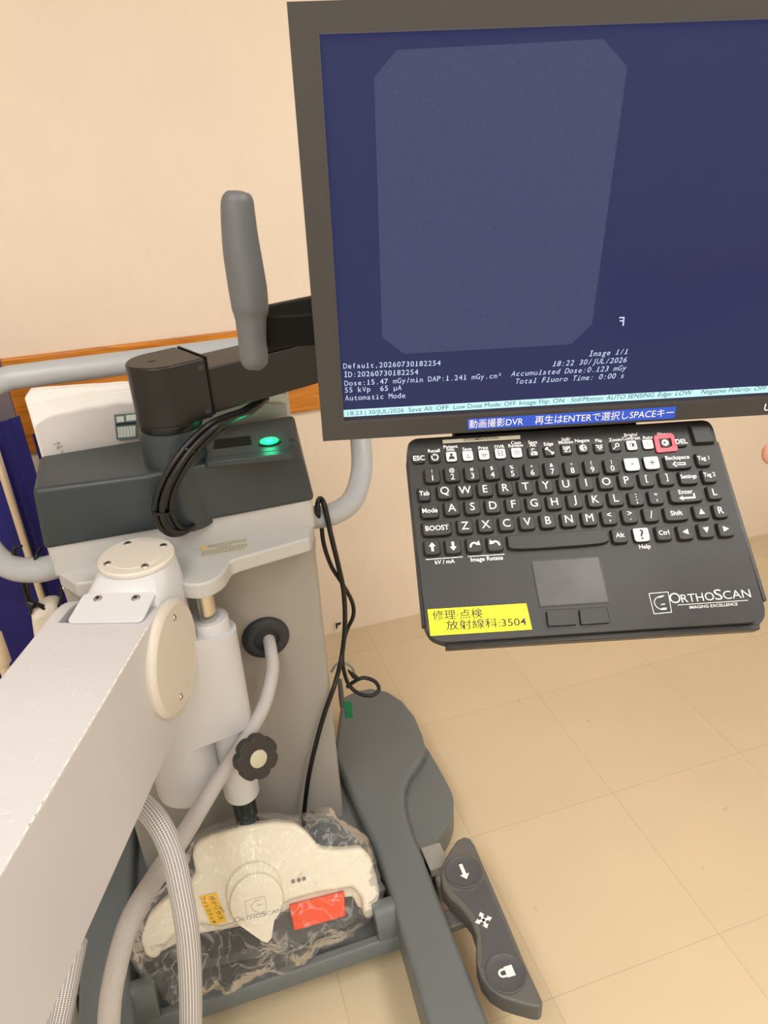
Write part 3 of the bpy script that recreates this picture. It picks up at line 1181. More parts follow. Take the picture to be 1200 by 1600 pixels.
# ================================================================== MONITOR ARM
marm = thing('screen_mount', 'black jointed monitor arm swinging out from the hub of the cart', 'monitor mount', (HX, HY, 1.125))
PV = Vector((-.005, 1.223, 0))
fa = Frame((PV.x, PV.y, 0), ARM_D, -ARM_N, (0, 0, 1))     # u along arm, v back
mb = MB().lathe((PV.x, PV.y, 1.122), (0, 0, 1), [(.049, 0), (.0515, .004), (.0525, .018)], M['black'], 64)
dsh = [(.0535 * math.cos(t), .0535 * math.sin(t)) for t in [PI / 2 + PI * k / 36 for k in range(37)]] + [(.054, -.0535), (.054, .0535)]
mb.prism(fa, dsh, 1.137, 1.2375, M['black'])
piv = mb.build('pivot', marm, bevel=.004, seg=3, angle=50)
MB().lathe((PV.x - .012, PV.y - .004, 1.2377), (0, 0, 1), [(.0065, 0), (.0065, .0004), (0, .0005)], M['head_dark'], 24).build('screw_hole', piv)
for zz in (1.15, 1.224):
    q = fa.pt(.044, -.0535, zz)
    MB().lathe(q, ARM_N, [(.005, 0), (.005, .0006), (.0035, .0008), (.003, .0003), (0, .0003)], M['knob'], 16).build('screw', piv)
mb = MB().box(fa, .05, .46, -.05, .045, 1.142, 1.218, M['black'])
mb.build('lower_link', marm, bevel=.003)
MB().box(fa, .0545, .058, -.0515, .047, 1.141, 1.2385, M['blackm']).build('gasket', marm)
mb = MB().cyl(fa.pt(.43, 0, 1.135), fa.pt(.43, 0, 1.31), .05, M['blackm'], 40)
mb.build('elbow', marm)
mb = MB().box(fa, .165, .43, -.05, -.03, 1.2185, 1.295, M['blackm'])
mb.build('upper_link', marm, bevel=.003)
# mast rising from the end of the link to the back of the monitor
q0 = fa.pt(.40, -.03, 1.26)

# ================================================================== MONITOR
_u = w_dir(Vector(((25500 - CX) / F_PX, (-796 - CY) / F_PX, 1)))
_u.normalize()
_v = w_dir(Vector(((672 - CX) / F_PX, (2560 - CY) / F_PX, 1)))
_v = (_v - _u * _v.dot(_u)).normalized()
mo = PT(499, 54, .53)
FM = Frame(mo, _u, _v, -(_u.cross(_v)))
FM.vdown = True
SW, SHT = .498, FM.px(540, 655)[1]
mon = thing('monitor', 'large flat monitor in dark grey bezel showing a dark blue x-ray screen', 'monitor', FM.pt(SW / 2, SHT + .02, -.05))
BT = -FM.px(480, 2)[1]
BL = -FM.px(481, 400)[0]
BB = FM.px(512, 686)[1] - SHT
a0, a1, b0, b1 = -BL, SW + BL, -BT, SHT + BB
mb = MB()
for q in ((a0, 0, b0, b1), (SW, a1, b0, b1), (0, SW, b0, 0), (0, SW, SHT, b1)):
    mb.box(FM, q[0], q[1], q[2], q[3], -.004, .004, M['bezel'])
bez = mb.build('bezel', mon)
lp = MB()
for q in ((-.0012, 0, 0, SHT), (SW, SW + .0012, 0, SHT), (0, SW, -.0012, 0), (0, SW, SHT, SHT + .0025)):
    lp.box(FM, q[0], q[1], q[2], q[3], .001, .0042, M['bezel_lip'])
lp.build('bezel_lip', bez)
mb = MB()
mb.prism(FM, rrect(a0, a1, b0, b1, .004), -.03, -.0045, M['bezel'])
mb.prism(FM, rrect(a0 + .05, a1 - .05, b0 + .05, b1 - .05, .01), -.055, -.03, M['bezel'])
mb.build('back_shell', mon, bevel=.004)
MB().box(FM, .14, .36, .1, .22, -.075, -.055, M['blackm']).build('mount_plate', mon, bevel=.003)
# last link of the mount, from the elbow to the back of the monitor
ea, eb = fa.pt(.43, 0, 1.335), FM.pt(.25, .16, -.09)
ld_ = (eb - ea).normalized()
lf = Frame(ea, ld_, Vector((0, 0, 1)).cross(ld_))
MB().box(lf, -.03, (eb - ea).length - .03, -.03, .03, -.025, .025, M['black']).build('front_link', marm, bevel=.004)
MB().box(FM, .225, .275, .12, .2, -.13, -.0755, M['blackm']).build('tilt_head', marm, bevel=.004)
# screen with what it shows
sc = MB()
sc.poly(FM, [(0, 0), (SW, 0), (SW, SHT), (0, SHT)], 0, M['screen'])
H1, H2 = .0002, .0004
octo = [FM.px(x, y, H1) for x, y in [(584.5, 121), (620, 78), (943, 61), (980, 105), (928.5, 482), (925, 507), (892, 538), (632, 553), (597, 527)]]
sc.poly(FM, octo, H1, M['image'])
T = M['glow']
for txt, p0, p1 in (('Default,20260730182254', (536, 576), (689, 571)), ('ID:20260730182254', (537, 589.5), (654, 585)),
                    ('Dose:15.47 mGy/min DAP:1.241 mGy.cm²', (538, 603), (784, 590.5)), ('55 kVp  65 µA', (538, 613.5), (628, 609.5)),
                    ('Automatic Mode', (539, 626), (634, 621.5))):
    mono_line(sc, FM, txt, p0, p1, H2, T, 8.5)
for txt, p0, p1 in (('Image 1/1', (919, 557), (981, 553)), ('18:22 30/JUL/2026', (862, 572.5), (979, 566)),
                    ('Accumulated Dose:0.123 mGy', (798, 588), (978, 578.5)), ('Total Fluoro Time: 0:00 s', (804, 600), (975, 590.5))):
    mono_line(sc, FM, txt, p0, p1, H2, T, 8.5, 0, .2)
# mirrored F orientation mark
q = [FM.px(x, y, H2) for x, y in ((967.5, 496), (977, 496), (977, 498), (975, 509), (973, 509), (973.6, 503.5), (968, 503.5))]
sc.poly(FM, [FM.px(x, y, H2) for x, y in ((967.5, 495.5), (976, 495), (976, 497), (967.5, 497.5))], H2, T)
sc.poly(FM, [FM.px(x, y, H2) for x, y in ((968.5, 500.5), (975, 500), (975, 502), (968.5, 502.5))], H2, T)
sc.poly(FM, [FM.px(x, y, H2) for x, y in ((974, 495), (976, 495), (974.6, 509), (972.4, 509))], H2, T)
yb0, yb1 = FM.px(541, 640.5, H1)[1], FM.px(541, 651.5, H1)[1]
sc.poly(FM, [(0, yb0), (SW, yb0), (SW, yb1), (0, yb1)], H1, M['bar'])
sc.poly(FM, [(0, yb1 + .001), (SW, yb1 + .001), (SW, SHT), (0, SHT)], H1, M['bezel_lip'])


def bar_y(x):
    return 649.5 + (609.3 - 649.5) * (x - 541) / (1200 - 541)


for txt, xa, xb in (('18:23', 543.5, 566), ('|', 570.5, 571.5), ('30/JUL/2026', 576, 631), ('Save All: OFF', 638.5, 701), ('Low Dose Mode: OFF', 708.5, 806), ('Image Flip: ON', 811.5, 881)):
    text_line(sc, FM, txt, (xa, bar_y(xa)), (xb, bar_y(xb)), H2, M['bartext'], 7.0)
for txt, xa, xb in (('Still/Motion: AUTO SENSING', 891.5, 1021), ('Edge: LOW', 1027.5, 1080), ('Negative Polarity: OFF', 1095, 1196)):
    text_line(sc, FM, txt, (xa, bar_y(xa)), (xb, bar_y(xb)), H2, M['bartext'], 7.0, 0, .18)
scr = sc.build('screen', mon, smooth=False)
# blue label on the lower bezel
lb = MB()
HB = .0046
lq = [FM.px(x, y, HB) for x, y in ((730, 655), (1057, 635.5), (1054, 653.5), (731, 671.5))]
lb.prism(FM, lq, .0042, HB, M['bluelabel'])
for txt, xa, xb in (('動画撮影DVR', 733, 817), ('再生はENTERで選択しSPACEキー', 835.5, 1052)):
    f_ = lambda x: 668.3 + (649.5 - 668.3) * (x - 731) / (1054 - 731)
    text_line(lb, FM, txt, (xa, f_(xa)), (xb, f_(xb)), HB + .0002, M['legend'], 10.5)
lo = lb.build('label_tape', bez, smooth=False)
lo['label'] = 'blue label tape with white Japanese lettering on the lower bezel'
# start of the bezel lettering at the far right
ub = MB()
text_line(ub, FM, 'U', (1193, 642), (1203, 641), HB, M['legend'], 11, .012)
ub.build('bezel_lettering', bez, smooth=False)
# grip handle bolted to the left of the monitor
gt = .74
gp = [(370, 297.5), (370, 298.5), (370, 301), (370.3, 306), (370.8, 314), (371.5, 330), (374.5, 365), (379, 400), (387, 450), (391, 482), (392, 500), (394, 530), (397, 558), (398.5, 568), (399.5, 574), (400, 577), (400, 578)]
gr_ = [4, 12, 18, 22.5, 25.3, 26.5, 28, 29.5, 30, 28.5, 24, 22, 22, 20, 15, 9, 3]
pts = [PT(x, y, gt + (y - 297) * .00022) for x, y in gp]
rad = [r * (gt + (p[1] - 297) * .00022) / F_PX for r, p in zip(gr_, gp)]
grip = MB().tube(pts, rad, M['grip'], 28, 6).build('grip_handle', mon)
gb = MB()
A_ = PT(413, 506, gt + .045)
B_ = PT(415, 562, gt + .058)
ex = FM.pt(.02, .255, -.05) - A_
gfr = Frame(A_, _u, _v, -(_u.cross(_v)))
gb.box(gfr, -.016, .09, -.006, .03, -.012, -.006, M['blackm'])
gb.build('grip_bracket', mon, bevel=.003)

# ================================================================== KEYBOARD
_w = w_dir(-Vector(((358 - CX) / F_PX, (-1990 - CY) / F_PX, 1)))
_k = w_dir(Vector(((20500 - CX) / F_PX, (-484 - CY) / F_PX, 1))).normalized()
_w = (_w - _k * _w.dot(_k)).normalized()
KT = .72
FK = Frame(PT(637, 690, KT), _k, _w, -(_k.cross(_w)))
FK.vdown = True
UNIT = KT / F_PX                                         # metres per photo pixel on the keyboard
kb = thing('keyboard', 'black silicone medical keyboard with touchpad on a tray below the monitor', 'keyboard', FK.pt(.15, .1, -.02))
kq = [FK.px(x, y) for x, y in [(636, 690), (1112, 660), (1198, 968), (668, 1000)]]
body = [FK.px(x, y) for x, y in [(648, 685.5), (1098, 656.5)]] + [FK.px(x, y) for x, y in [(1108, 659), (1114, 668), (1150, 795), (1192, 940), (1196, 955), (1190, 966), (1178, 972), (1000, 983), (700, 1003), (685, 1002), (673, 995), (667, 984), (650, 840), (636, 704), (638, 692)]]
case_b = MB().prism(FK, rpoly(body, .004, 2), -.014, 0, M['kb'])
tr = [FK.px(x, y, -.014) for x, y in [(638, 694), (1112, 664), (1198, 962), (1184, 980), (700, 1010), (684, 1006), (664, 990)]]
trb = MB().prism(FK, rpoly(tr, .008), -.019, -.0142, M['kb_tray'])
lipq = [FK.px(x, y, -.012) for x, y in [(697, 1006), (1184, 976), (1185, 985), (697, 1015)]]
trb.prism(FK, lipq, -.02, -.008, M['kb_tray'])
lipl = [FK.px(x, y, -.008) for x, y in [(635, 718), (641, 718), (666, 978), (660.5, 978)]]
trb.prism(FK, lipl, -.02, -.005, M['kb_tray'])
lipr = [FK.px(x, y, -.008) for x, y in [(1114, 692), (1121, 692), (1196.5, 940), (1190, 940)]]
trb.prism(FK, lipr, -.02, -.005, M['kb_tray'])
trb.build('tray', kb, bevel=.001)
# hanger from the monitor down to the tray
MB().box(FK, .05, .24, -.045, .012, -.034, -.0195, M['blackm']).build('hanger', kb, bevel=.002)


def Z(zx, zy, h=0):
    return FK.px(620 + zx / 4, 640 + zy / 4, h)


KH = .0042


def key(zx, zy, w=88, hgt=80, white=False, small=False):
    """silicone key: dished sides, curved front edge; returns builder and local centre"""
    h = .0030 if small else KH
    c = Z(zx, zy, h)
    W_, H_ = w / 4 * UNIT / 2, hgt / 4 * UNIT / 2 * 1.06

    def outl(g):
        W2, H2 = W_ + g, H_ + g
        r = .0013
        pts = [(-W2 + r, -H2), (W2 - r, -H2), (W2 - r * .3, -H2 + r * .3), (W2, -H2 + r), (W2, H2 * .55), (W2 - W2 * .06, H2 * .8)]
        k = .001 + .0009
        pts += [(W2 * .78, H2 * .94), (W2 * .4, H2), (-W2 * .4, H2), (-W2 * .78, H2 * .94), (-W2 + W2 * .06, H2 * .8), (-W2, H2 * .55), (-W2, -H2 + r), (-W2 + r * .3, -H2 + r * .3)]
        return [(c[0] + x, c[1] + y) for x, y in pts]
    b = MB()
    mm = M['keywhite'] if white else M['key']
    b.prism(FK, outl(.0010), 0, h * .75, M['key'], top=outl(.00035))
    b.prism(FK, outl(.00035), h * .75, h, mm, top=outl(-.0003))
    return b, c, h + .0002


def keyobj(b):
    return b.build('key', kb, smooth=False)


LG = M['legend']
KS = .0118                                               # lettering size
# letter keys, rows fitted end to end
rows = [('QWERTYUIOP[]', (300, 515), (1688, 430)), ('ASDFGHJKL', (345, 618), (1370, 557)), ('ZXCVBNM', (427, 730), (1205, 680))]
for s_, p0, p1 in rows:
    for i, chh in enumerate(s_):
        t = i / (len(s_) - 1)
        b, c, h = key(p0[0] + (p1[0] - p0[0]) * t, p0[1] + (p1[1] - p0[1]) * t)
        text_c(b, FK, chh, (c[0], c[1] - .0008), KS * .94 if chh not in '[]' else KS * .75, h, LG)
        if chh in 'FJ':
            shape(b, FK, [(-1, -.1), (1, -.1), (1, .1), (-1, .1)], (c[0], c[1] + .0052), .0018, h + .0003, M['key'])
        keyobj(b)
for i, (a_, n_) in enumerate(zip('!@#$%^&*()', '1234567890')):
    t = i / 9
    b, c, h = key(222 + (1345 - 222) * t, 412 + (352 - 412) * t, hgt=86)
    text_c(b, FK, a_, (c[0], c[1] - .0042), KS * .46, h, LG)
    text_c(b, FK, n_, (c[0], c[1] + .0024), KS * .7, h, LG)
    keyobj(b)
for up_, lo_, x, y in ((':', ';', 1498, 556), ('"', "'", 1622, 548), ('<', ',', 1330, 675), ('>', '.', 1458, 665)):
    b, c, h = key(x, y)
    text_c(b, FK, up_, (c[0], c[1] - .0030), KS * .7, h, LG, .006)
    text_c(b, FK, lo_, (c[0], c[1] + .0032), KS * .7, h, LG, .006)
    keyobj(b)
b, c, h = key(1590, 657)
text_c(b, FK, '/', (c[0], c[1]), KS * .9, h, LG)
keyobj(b)
for txt, x, y, w, sz in (('Tab', 172, 527, 66, .62), ('Mode', 207, 634, 100, .62), ('BOOST', 252, 743, 168, .64), ('Tag 1', 1917, 310, 80, .58), ('Settings', 1825, 424, 108, .55),
                         ('Tag 2', 1955, 413, 80, .58), ('L', 1987, 518, 80, .9), ('R', 2025, 632, 80, .9), ('Shift', 1748, 650, 140, .62), ('Alt', 1395, 788, 88, .6), ('Ctrl', 1670, 772, 88, .6)):
    b, c, h = key(x, y, w)
    text_c(b, FK, txt, (c[0], c[1] - .0006), KS * sz * .9, h, LG, .008, maxw=w / 4 * UNIT * .92)
    keyobj(b)
b, c, h = key(1760, 328, 160)
text_c(b, FK, 'Backspace', (c[0], c[1] - .0044), KS * .5, h, LG, .008)
la = [(-1, 0), (-.45, .5), (-.45, .22), (1, .22), (1, -.22), (-.45, -.22), (-.45, -.5)]
shape(b, FK, la, (c[0], c[1] + .002), .0066, h, LG)
shape(b, FK, [(x * .8 - .0, y * .45) for x, y in la], (c[0], c[1] + .002), .0066, h + .0001, M['key'])
keyobj(b)
b, c, h = key(1810, 536, 198)
text_c(b, FK, 'Enter', (c[0], c[1] - .0038), KS * .54, h, LG, .008)
shape(b, FK, [(-1, 0), (-.5, .32), (-.5, .1), (.85, .1), (.85, .55), (1.05, .55), (1.05, -.12), (-.5, -.12), (-.5, -.32)], (c[0], c[1] + .0026), .0078, h, LG)
keyobj(b)
for txt, x, y in (('-', 1472, 340), ('+', 1596, 330), ('?', 1532, 780)):
    b, c, h = key(x, y, 88, 76, True)
    text_c(b, FK, txt, c, KS * (1.15 if txt == '?' else .9), h, M['ink'], .02 if txt == '?' else .006)
    keyobj(b)
tri = [(-.55, -.5), (.55, -.5), (0, .55)]
for x, y, rot in ((1905, 640, 0), (1805, 767, PI / 2), (1935, 755, PI), (2058, 748, -PI / 2)):
    b, c, h = key(x, y)
    shape(b, FK, tri, (c[0], c[1] - .0005), .0052, h, LG, rot)
    keyobj(b)
arw1 = [(-.2, -.75), (.2, -.75), (.2, .1), (.55, .1), (0, .8), (-.55, .1), (-.2, .1)]
for x, y, rot in ((222, 862, 0), (352, 856, PI)):
    b, c, h = key(x, y)
    shape(b, FK, arw1, (c[0], c[1] - .0005), .0056, h, LG, rot)
    keyobj(b)
for x, y, sg in ((485, 847, 1), (615, 838, -1)):
    b, c, h = key(x, y)
    o_, i_ = circ(.8, 10, PI * .25, PI * 1.05), circ(.5, 10, PI * .25, PI * 1.05)
    for k in range(10):
        shape(b, FK, [(sg * px_, py_ - .25) for px_, py_ in (o_[k], o_[k + 1], i_[k + 1], i_[k])], (c[0], c[1]), .0056, h, LG)
    shape(b, FK, [(sg * px_, py_) for px_, py_ in ((.15, .05), (.95, -.05), (.8, .75))], (c[0], c[1]), .0056, h, LG)
    keyobj(b)
b, c, h = key(1010, 812, 600, 84)
keyobj(b)

# function row
fn = [('ESC', 138, 303), ('Recall', 238, 298), ('Patient\nInfo', 342, 292), ('Save', 445, 287), ('Print', 546, 280), ('DVR', 648, 273), ('Case\nReview', 750, 267), ('Save\nAlt', 855, 264),
      ('Edge', 955, 258), ('Still/\nMotion', 1062, 246), ('Negate', 1165, 239), ('Flip', 1268, 237), ('Zoom', 1370, 229), ('Bright/\nContrast', 1470, 221), ('Auto', 1572, 214), ('Silence', 1677, 207), ('DEL', 1778, 199)]
WHT = {'Patient\nInfo', 'Save', 'Print', 'DVR', 'Case\nReview', 'Bright/\nContrast', 'Auto'}
cap_b = case_b
for txt, x, y in fn:
    b, c, h = key(x, y, 60, 58, txt in WHT, True)
    I = M['ink'] if txt in WHT else LG
    s = .0042

    def sh_(pts, cc=(0, 0), k=1.0, m_=I, dz=0):
        shape(b, FK, [(p[0] * k + cc[0], p[1] * k + cc[1]) for p in pts], c, s, h + dz, m_)

    def arc_(r0, r1, t0, t1, cc=(0, 0), n_=14, m_=I, dz=0):
        O, J = circ(r1, n_, t0, t1 - 1e-4, cc), circ(r0, n_, t0, t1 - 1e-4, cc)
        for k in range(n_):
            sh_([O[k], O[k + 1], J[k + 1], J[k]], m_=m_, dz=dz)
    if txt in ('ESC', 'DEL'):
        text_c(b, FK, txt, c, KS * .6, h, LG, .016)
    elif txt == 'Recall':
        arc_(.6, .85, -PI * 1.2, PI * .45)
        sh_([(.0, .95), (.0, .35), (-.5, .7)])
    elif txt == 'Patient\nInfo':
        sh_(circ(.36, 14), (0, .42))
        sh_([(-.75, -.75), (.75, -.75), (.6, -.15), (.3, .05), (-.3, .05), (-.6, -.15)])
    elif txt == 'Save':
        sh_([(-.6, -.6), (.6, -.6), (.6, -.4), (-.6, -.4)])
        sh_([(-.2, .2), (.2, .2), (0, -.25)])
        sh_([(-.07, .2), (.07, .2), (.07, .5), (-.07, .5)])
    elif txt == 'Print':
        sh_([(-.7, -.2), (.7, -.2), (.7, .12), (-.7, .12)], m_=M['inkgrey'])
        sh_([(-.42, -.6), (.42, -.6), (.42, -.28), (-.42, -.28)], m_=M['inkgrey'])
    elif txt == 'DVR':
        for px_ in (-.55, .35):
            sh_([(px_, -.65), (px_ + .18, -.65), (px_ + .18, .65), (px_, .65)])
        for py_ in (-.65, -.08, .5):
            sh_([(-.55, py_), (.53, py_), (.53, py_ + .14), (-.55, py_ + .14)])
    elif txt == 'Case\nReview':
        for k in range(3):
            sh_([(-.75, -.5 + k * .4), (.75, -.5 + k * .4), (.75, -.3 + k * .4), (-.75, -.3 + k * .4)], m_=M['inkgrey'])
    elif txt == 'Save\nAlt':
        sh_([(-.7, -.85), (.8, -.85), (.8, -.1), (.3, .1), (-.7, -.2)])
        arc_(.28, .42, 0, PI * 1.5, (-.1, .5))
        sh_([(-.3, -.3), (.3, -.4), (.2, -.7), (-.4, -.6)], m_=M['key'], dz=.0001)
    elif txt == 'Edge':
        sh_([(-.75, .55), (-.55, .75), (.75, -.55), (.55, -.75)])
        for cc in ((-.8, .5), (-.5, .8), (.8, -.5), (.5, -.8)):
            sh_(circ(.24, 10), cc)
    elif txt == 'Still/\nMotion':
        for k in range(4):
            sh_([(-.8 + k * .35, .7), (-.65 + k * .35, .7), (-.65 + k * .35, -.2), (-.8 + k * .35, -.2)])
        sh_([(-.8, -.8), (.8, -.8), (.8, .8)])
        sh_([(-.35, -.68), (.68, -.68), (.68, .35)], m_=M['key'], dz=.0001)
    elif txt == 'Negate':
        arc_(.68, .85, 0, 2 * PI, n_=20)
        sh_(circ(.7, 12, PI / 2, PI * 1.5))
        sh_([(-.6, -.08), (-.1, -.08), (-.1, .08), (-.6, .08)], m_=M['key'], dz=.0001)
        sh_([(.1, -.08), (.6, -.08), (.6, .08), (.1, .08)])
        sh_([(.27, -.25), (.43, -.25), (.43, .25), (.27, .25)])
    elif txt == 'Flip':
        for sg in (1, -1):
            for q in ([(.12, -.65), (.32, -.65), (.32, .65), (.12, .65)], [(.12, .45), (.85, .45), (.85, .65), (.12, .65)], [(.12, -.08), (.7, -.08), (.7, .12), (.12, .12)]):
                sh_([(sg * px_, py_) for px_, py_ in q])
    elif txt == 'Zoom':
        arc_(.33, .5, 0, 2 * PI, (.35, .3), 18)
        sh_([(-.85, -.65), (-.7, -.85), (.05, -.12), (-.08, .03)])
    elif txt == 'Bright/\nContrast':
        arc_(.4, .55, 0, 2 * PI, n_=18)
        sh_(circ(.42, 10, -PI / 2, PI / 2))
        for k in range(8):
            a = k * PI / 4
            sh_(circ(.09, 6), (.75 * math.cos(a), .75 * math.sin(a)))
    elif txt == 'Auto':
        arc_(.36, .5, 0, 2 * PI, n_=16, m_=M['inkgrey'])
        for k in range(8):
            a = k * PI / 4
            sh_(circ(.09, 6), (.7 * math.cos(a), .7 * math.sin(a)), m_=M['inkgrey'])
    elif txt == 'Silence':
        arc_(.0, .82, 0, 2 * PI, n_=20)
        sh_([(-.5, -.2), (-.2, -.2), (.1, -.5), (.1, .5), (-.2, .2), (-.5, .2)], m_=M['key'], dz=.0001)
    keyobj(b)
    if txt not in ('ESC', 'DEL'):
        lines = txt.split('\n')
        for k, l_ in enumerate(lines):
            yy = y - 41 - (len(lines) - 1 - k) * 18 - (14 if txt == 'Silence' else 0)
            if txt in ('Patient\nInfo', 'Case\nReview', 'Save\nAlt', 'Still/\nMotion', 'Bright/\nContrast', 'Negate'):
                yy -= 2
            cc = Z(x - 6, yy, .0003)
            text_c(cap_b, FK, l_, cc, KS * .43, .0003, LG, .008)
# printed lines below the keys
strip(cap_b, FK, [Z(180, 938), Z(412, 921)], .0006, .0003, LG)
strip(cap_b, FK, [Z(444, 919), Z(672, 905)], .0006, .0003, LG)
text_c(cap_b, FK, 'kV / mA', Z(300, 951), KS * .46, .0003, LG, .008)
text_c(cap_b, FK, 'Image Rotate', Z(563, 936), KS * .48, .0003, LG, .008)
text_c(cap_b, FK, 'Help', Z(1120 + 430, 860), KS * .5, .0003, LG, .008)
# maker's mark: framed face and lettering
R = lambda x, y: Z(x + 1120, y)
sq = [R(455, 1150), R(575, 1140), R(597, 1267), R(487, 1277)]
strip(cap_b, FK, sq + [sq[0]], .0005, .0003, LG)
strip(cap_b, FK, [R(550, 1163), R(520, 1168), R(498, 1180), R(488, 1198), R(492, 1218), R(505, 1236), R(522, 1246), R(536, 1250)], .0006, .0003, LG)
strip(cap_b, FK, [R(515, 1172), R(540, 1170)], .0009, .0003, LG)
strip(cap_b, FK, [R(530, 1219), R(555, 1216)], .0008, .0003, LG)
strip(cap_b, FK, [R(535, 1247), R(565, 1244)], .0018, .0003, LG)


def px_(zx, zy):
    return (900 + zx / 4, 640 + zy / 4)


for txt, xa, xb, cp in (('O', 592, 660, 21), ('RTHO', 664, 868, 16.5), ('S', 873, 920, 21), ('CAN', 926, 1096, 16.5)):
    yb = lambda x: 1212 + (1172 - 1212) * (x - 592) / (1096 - 592)
    text_line(cap_b, FK, txt, px_(xa, yb(xa)), px_(xb, yb(xb)), .0003, LG, cp * .8, -.006)
strip(cap_b, FK, [R(635, 1222), R(1075, 1192)], .0005, .0003, LG)
text_line(cap_b, FK, 'IMAGING EXCELLENCE', px_(712, 1245), px_(1012, 1223), .0003, LG, 4.6, .002)
cap_b.build('case', kb, bevel=.0022, seg=3, angle=25)
# touchpad
tp = [Z(842, 947), Z(1120 + 140, 921), Z(1120 + 206, 1202), Z(896, 1230)]
b = MB()
b.poly(FK, tp, .0004, M['pad'])
strip(b, FK, tp + [tp[0]], .0011, .0006, M['kb_tray'])
b.build('touchpad', kb, smooth=False)
b = MB()
ro = rpoly([Z(916, 1250), Z(1120 + 195, 1228), Z(1120 + 222, 1345), Z(930, 1372)], .003)
strip(b, FK, ro + [ro[0]], .0008, .0005, M['kb_tray'])
b.build('button_surround', kb, smooth=False)
for q in ([(938, 1262), (1108, 1250), (1122, 1342), (950, 1352)], [(1143, 1250), (1312, 1240), (1330, 1330), (1155, 1342)]):
    top_ = rpoly([Z(*p, .0025) for p in q], .0015)
    c_ = sum((Vector(p) for p in top_), Vector((0, 0))) / len(top_)
    bot = [tuple(c_ + (Vector(p) - c_) * 1.06) for p in top_]
    MB().prism(FK, bot, 0, .0025, M['key'], top=top_).build('touchpad_button', kb, smooth=False)
# raised block at the top right corner
q = [Z(1120 + 700, 110), Z(1120 + 822, 118), Z(1120 + 858, 215), Z(1120 + 735, 222)]
c_ = sum((Vector(p) for p in q), Vector((0, 0))) / 4
MB().prism(FK, rpoly([tuple(c_ + (Vector(p) - c_) * 1.1) for p in q], .002), 0, .005, M['kb'], top=rpoly([tuple(c_ + (Vector(p) - c_) * .95) for p in q], .002)).build('corner_block', kb, bevel=.0008)
# DOCUMENTATION strip
b = MB()
dq = [Z(285, 191), Z(770, 161), Z(772, 184), Z(288, 213)]
b.prism(FK, dq, .0002, .0006, M['beige'])
text_line(b, FK, 'DOCUMENTATION', (620 + 420 / 4, 640 + 196 / 4), (620 + 636 / 4, 640 + 184 / 4), .0008, M['ink'], 4.0, .01)
d_ = b.build('sticker', kb, smooth=False)
d_['label'] = 'beige strip sticker reading DOCUMENTATION'
# yellow service label
b = MB()
yq = [Z(192, 1250), Z(808, 1212), Z(845, 1375), Z(210, 1415)]
b.prism(FK, yq, .0002, .0006, M['yellow'])
text_line(b, FK, '修理·点検', (620 + 224 / 4, 640 + 1312 / 4), (620 + 538 / 4, 640 + 1296 / 4), .0008, M['ink'], 12, .007)
text_line(b, FK, '放射線科:3504', (620 + 310 / 4, 640 + 1374 / 4), (620 + 812 / 4, 640 + 1346 / 4), .0008, M['ink'], 12, .007)
d_ = b.build('service_label', kb, smooth=False)
d_['label'] = 'bright yellow label tape with dark Japanese lettering and 3504'
# pink-red frame round the Silence key
b = MB()
cS = Z(1677, 210)
oq = [Z(1120 + 480, 168), Z(1120 + 600, 152), Z(1120 + 636, 262), Z(1120 + 500, 275)]
iq = [Z(1120 + 516, 192), Z(1120 + 588, 182), Z(1120 + 600, 235), Z(1120 + 524, 246)]
oo, ii = rpoly(oq, .003, 4), rpoly(iq, .001, 4)
n_ = len(oo)
vs = [FK.pt(*p, .0005) for p in oo] + [FK.pt(*p, .0022) for p in oo] + [FK.pt(*p, .0022) for p in ii] + [FK.pt(*p, .0005) for p in ii]
fs = []
for k in range(n_):
    q = (k + 1) % n_
    for r_ in range(3):
        fs.append((r_ * n_ + k, (r_ + 1) * n_ + k, (r_ + 1) * n_ + q, r_ * n_ + q))
b.add(vs, fs, M['red'])
d_ = b.build('key_marker', kb, angle=60)
d_['label'] = 'pink-red silicone frame around the Silence key'

# ================================================================== FOOTSWITCH AND BAG
fsw = thing('footswitch', 'cream foot switch with orange pedal wrapped in clear plastic on the base tray', 'foot switch', (0, 1.02, .072))
FF = Frame((0, .905, .092), (1, 0, 0), (0, .585, .81))       # leaning face of the foot switch; n towards the viewer


def fpoly(h, pts):
    return [FF.px(x, y, h) for x, y in pts]


go = [(246, 1500), (228, 1498), (219, 1470), (232, 1432), (256, 1408), (290, 1385), (306, 1368), (300, 1335), (308, 1316), (330, 1304), (380, 1291), (430, 1284), (462, 1287), (482, 1303), (500, 1326), (530, 1328), (566, 1325), (580, 1340), (590, 1372), (594, 1400), (584, 1436), (570, 1438), (566, 1405), (552, 1388), (500, 1396), (455, 1408), (400, 1436), (345, 1450), (305, 1444), (276, 1458), (256, 1482)]
gu = MB().prism(FF, fpoly(0, go), -.034, 0, M['cream']).build('guard', fsw, bevel=.012, seg=4, angle=25)
bk = [(240, 1440), (296, 1400), (312, 1330), (340, 1315), (430, 1300), (468, 1302), (492, 1340), (560, 1340), (580, 1372), (578, 1420)]
bi = [(560, 1420), (552, 1402), (500, 1408), (455, 1420), (400, 1446), (345, 1460), (300, 1460), (268, 1480), (250, 1490)]
MB().prism(FF, fpoly(-.03, bk + bi), -.048, -.03, M['cream']).build('back_shell', fsw, bevel=.006)
bp_ = fpoly(-.05, [(262, 1496), (290, 1450), (440, 1420), (562, 1395), (572, 1436), (430, 1492), (300, 1518)])
MB().prism(FF, bp_, -.062, -.05, M['greymid']).build('base_plate', fsw, bevel=.002)
o1 = fpoly(-.02, [(452, 1415), (538, 1393), (540, 1432), (460, 1455)])
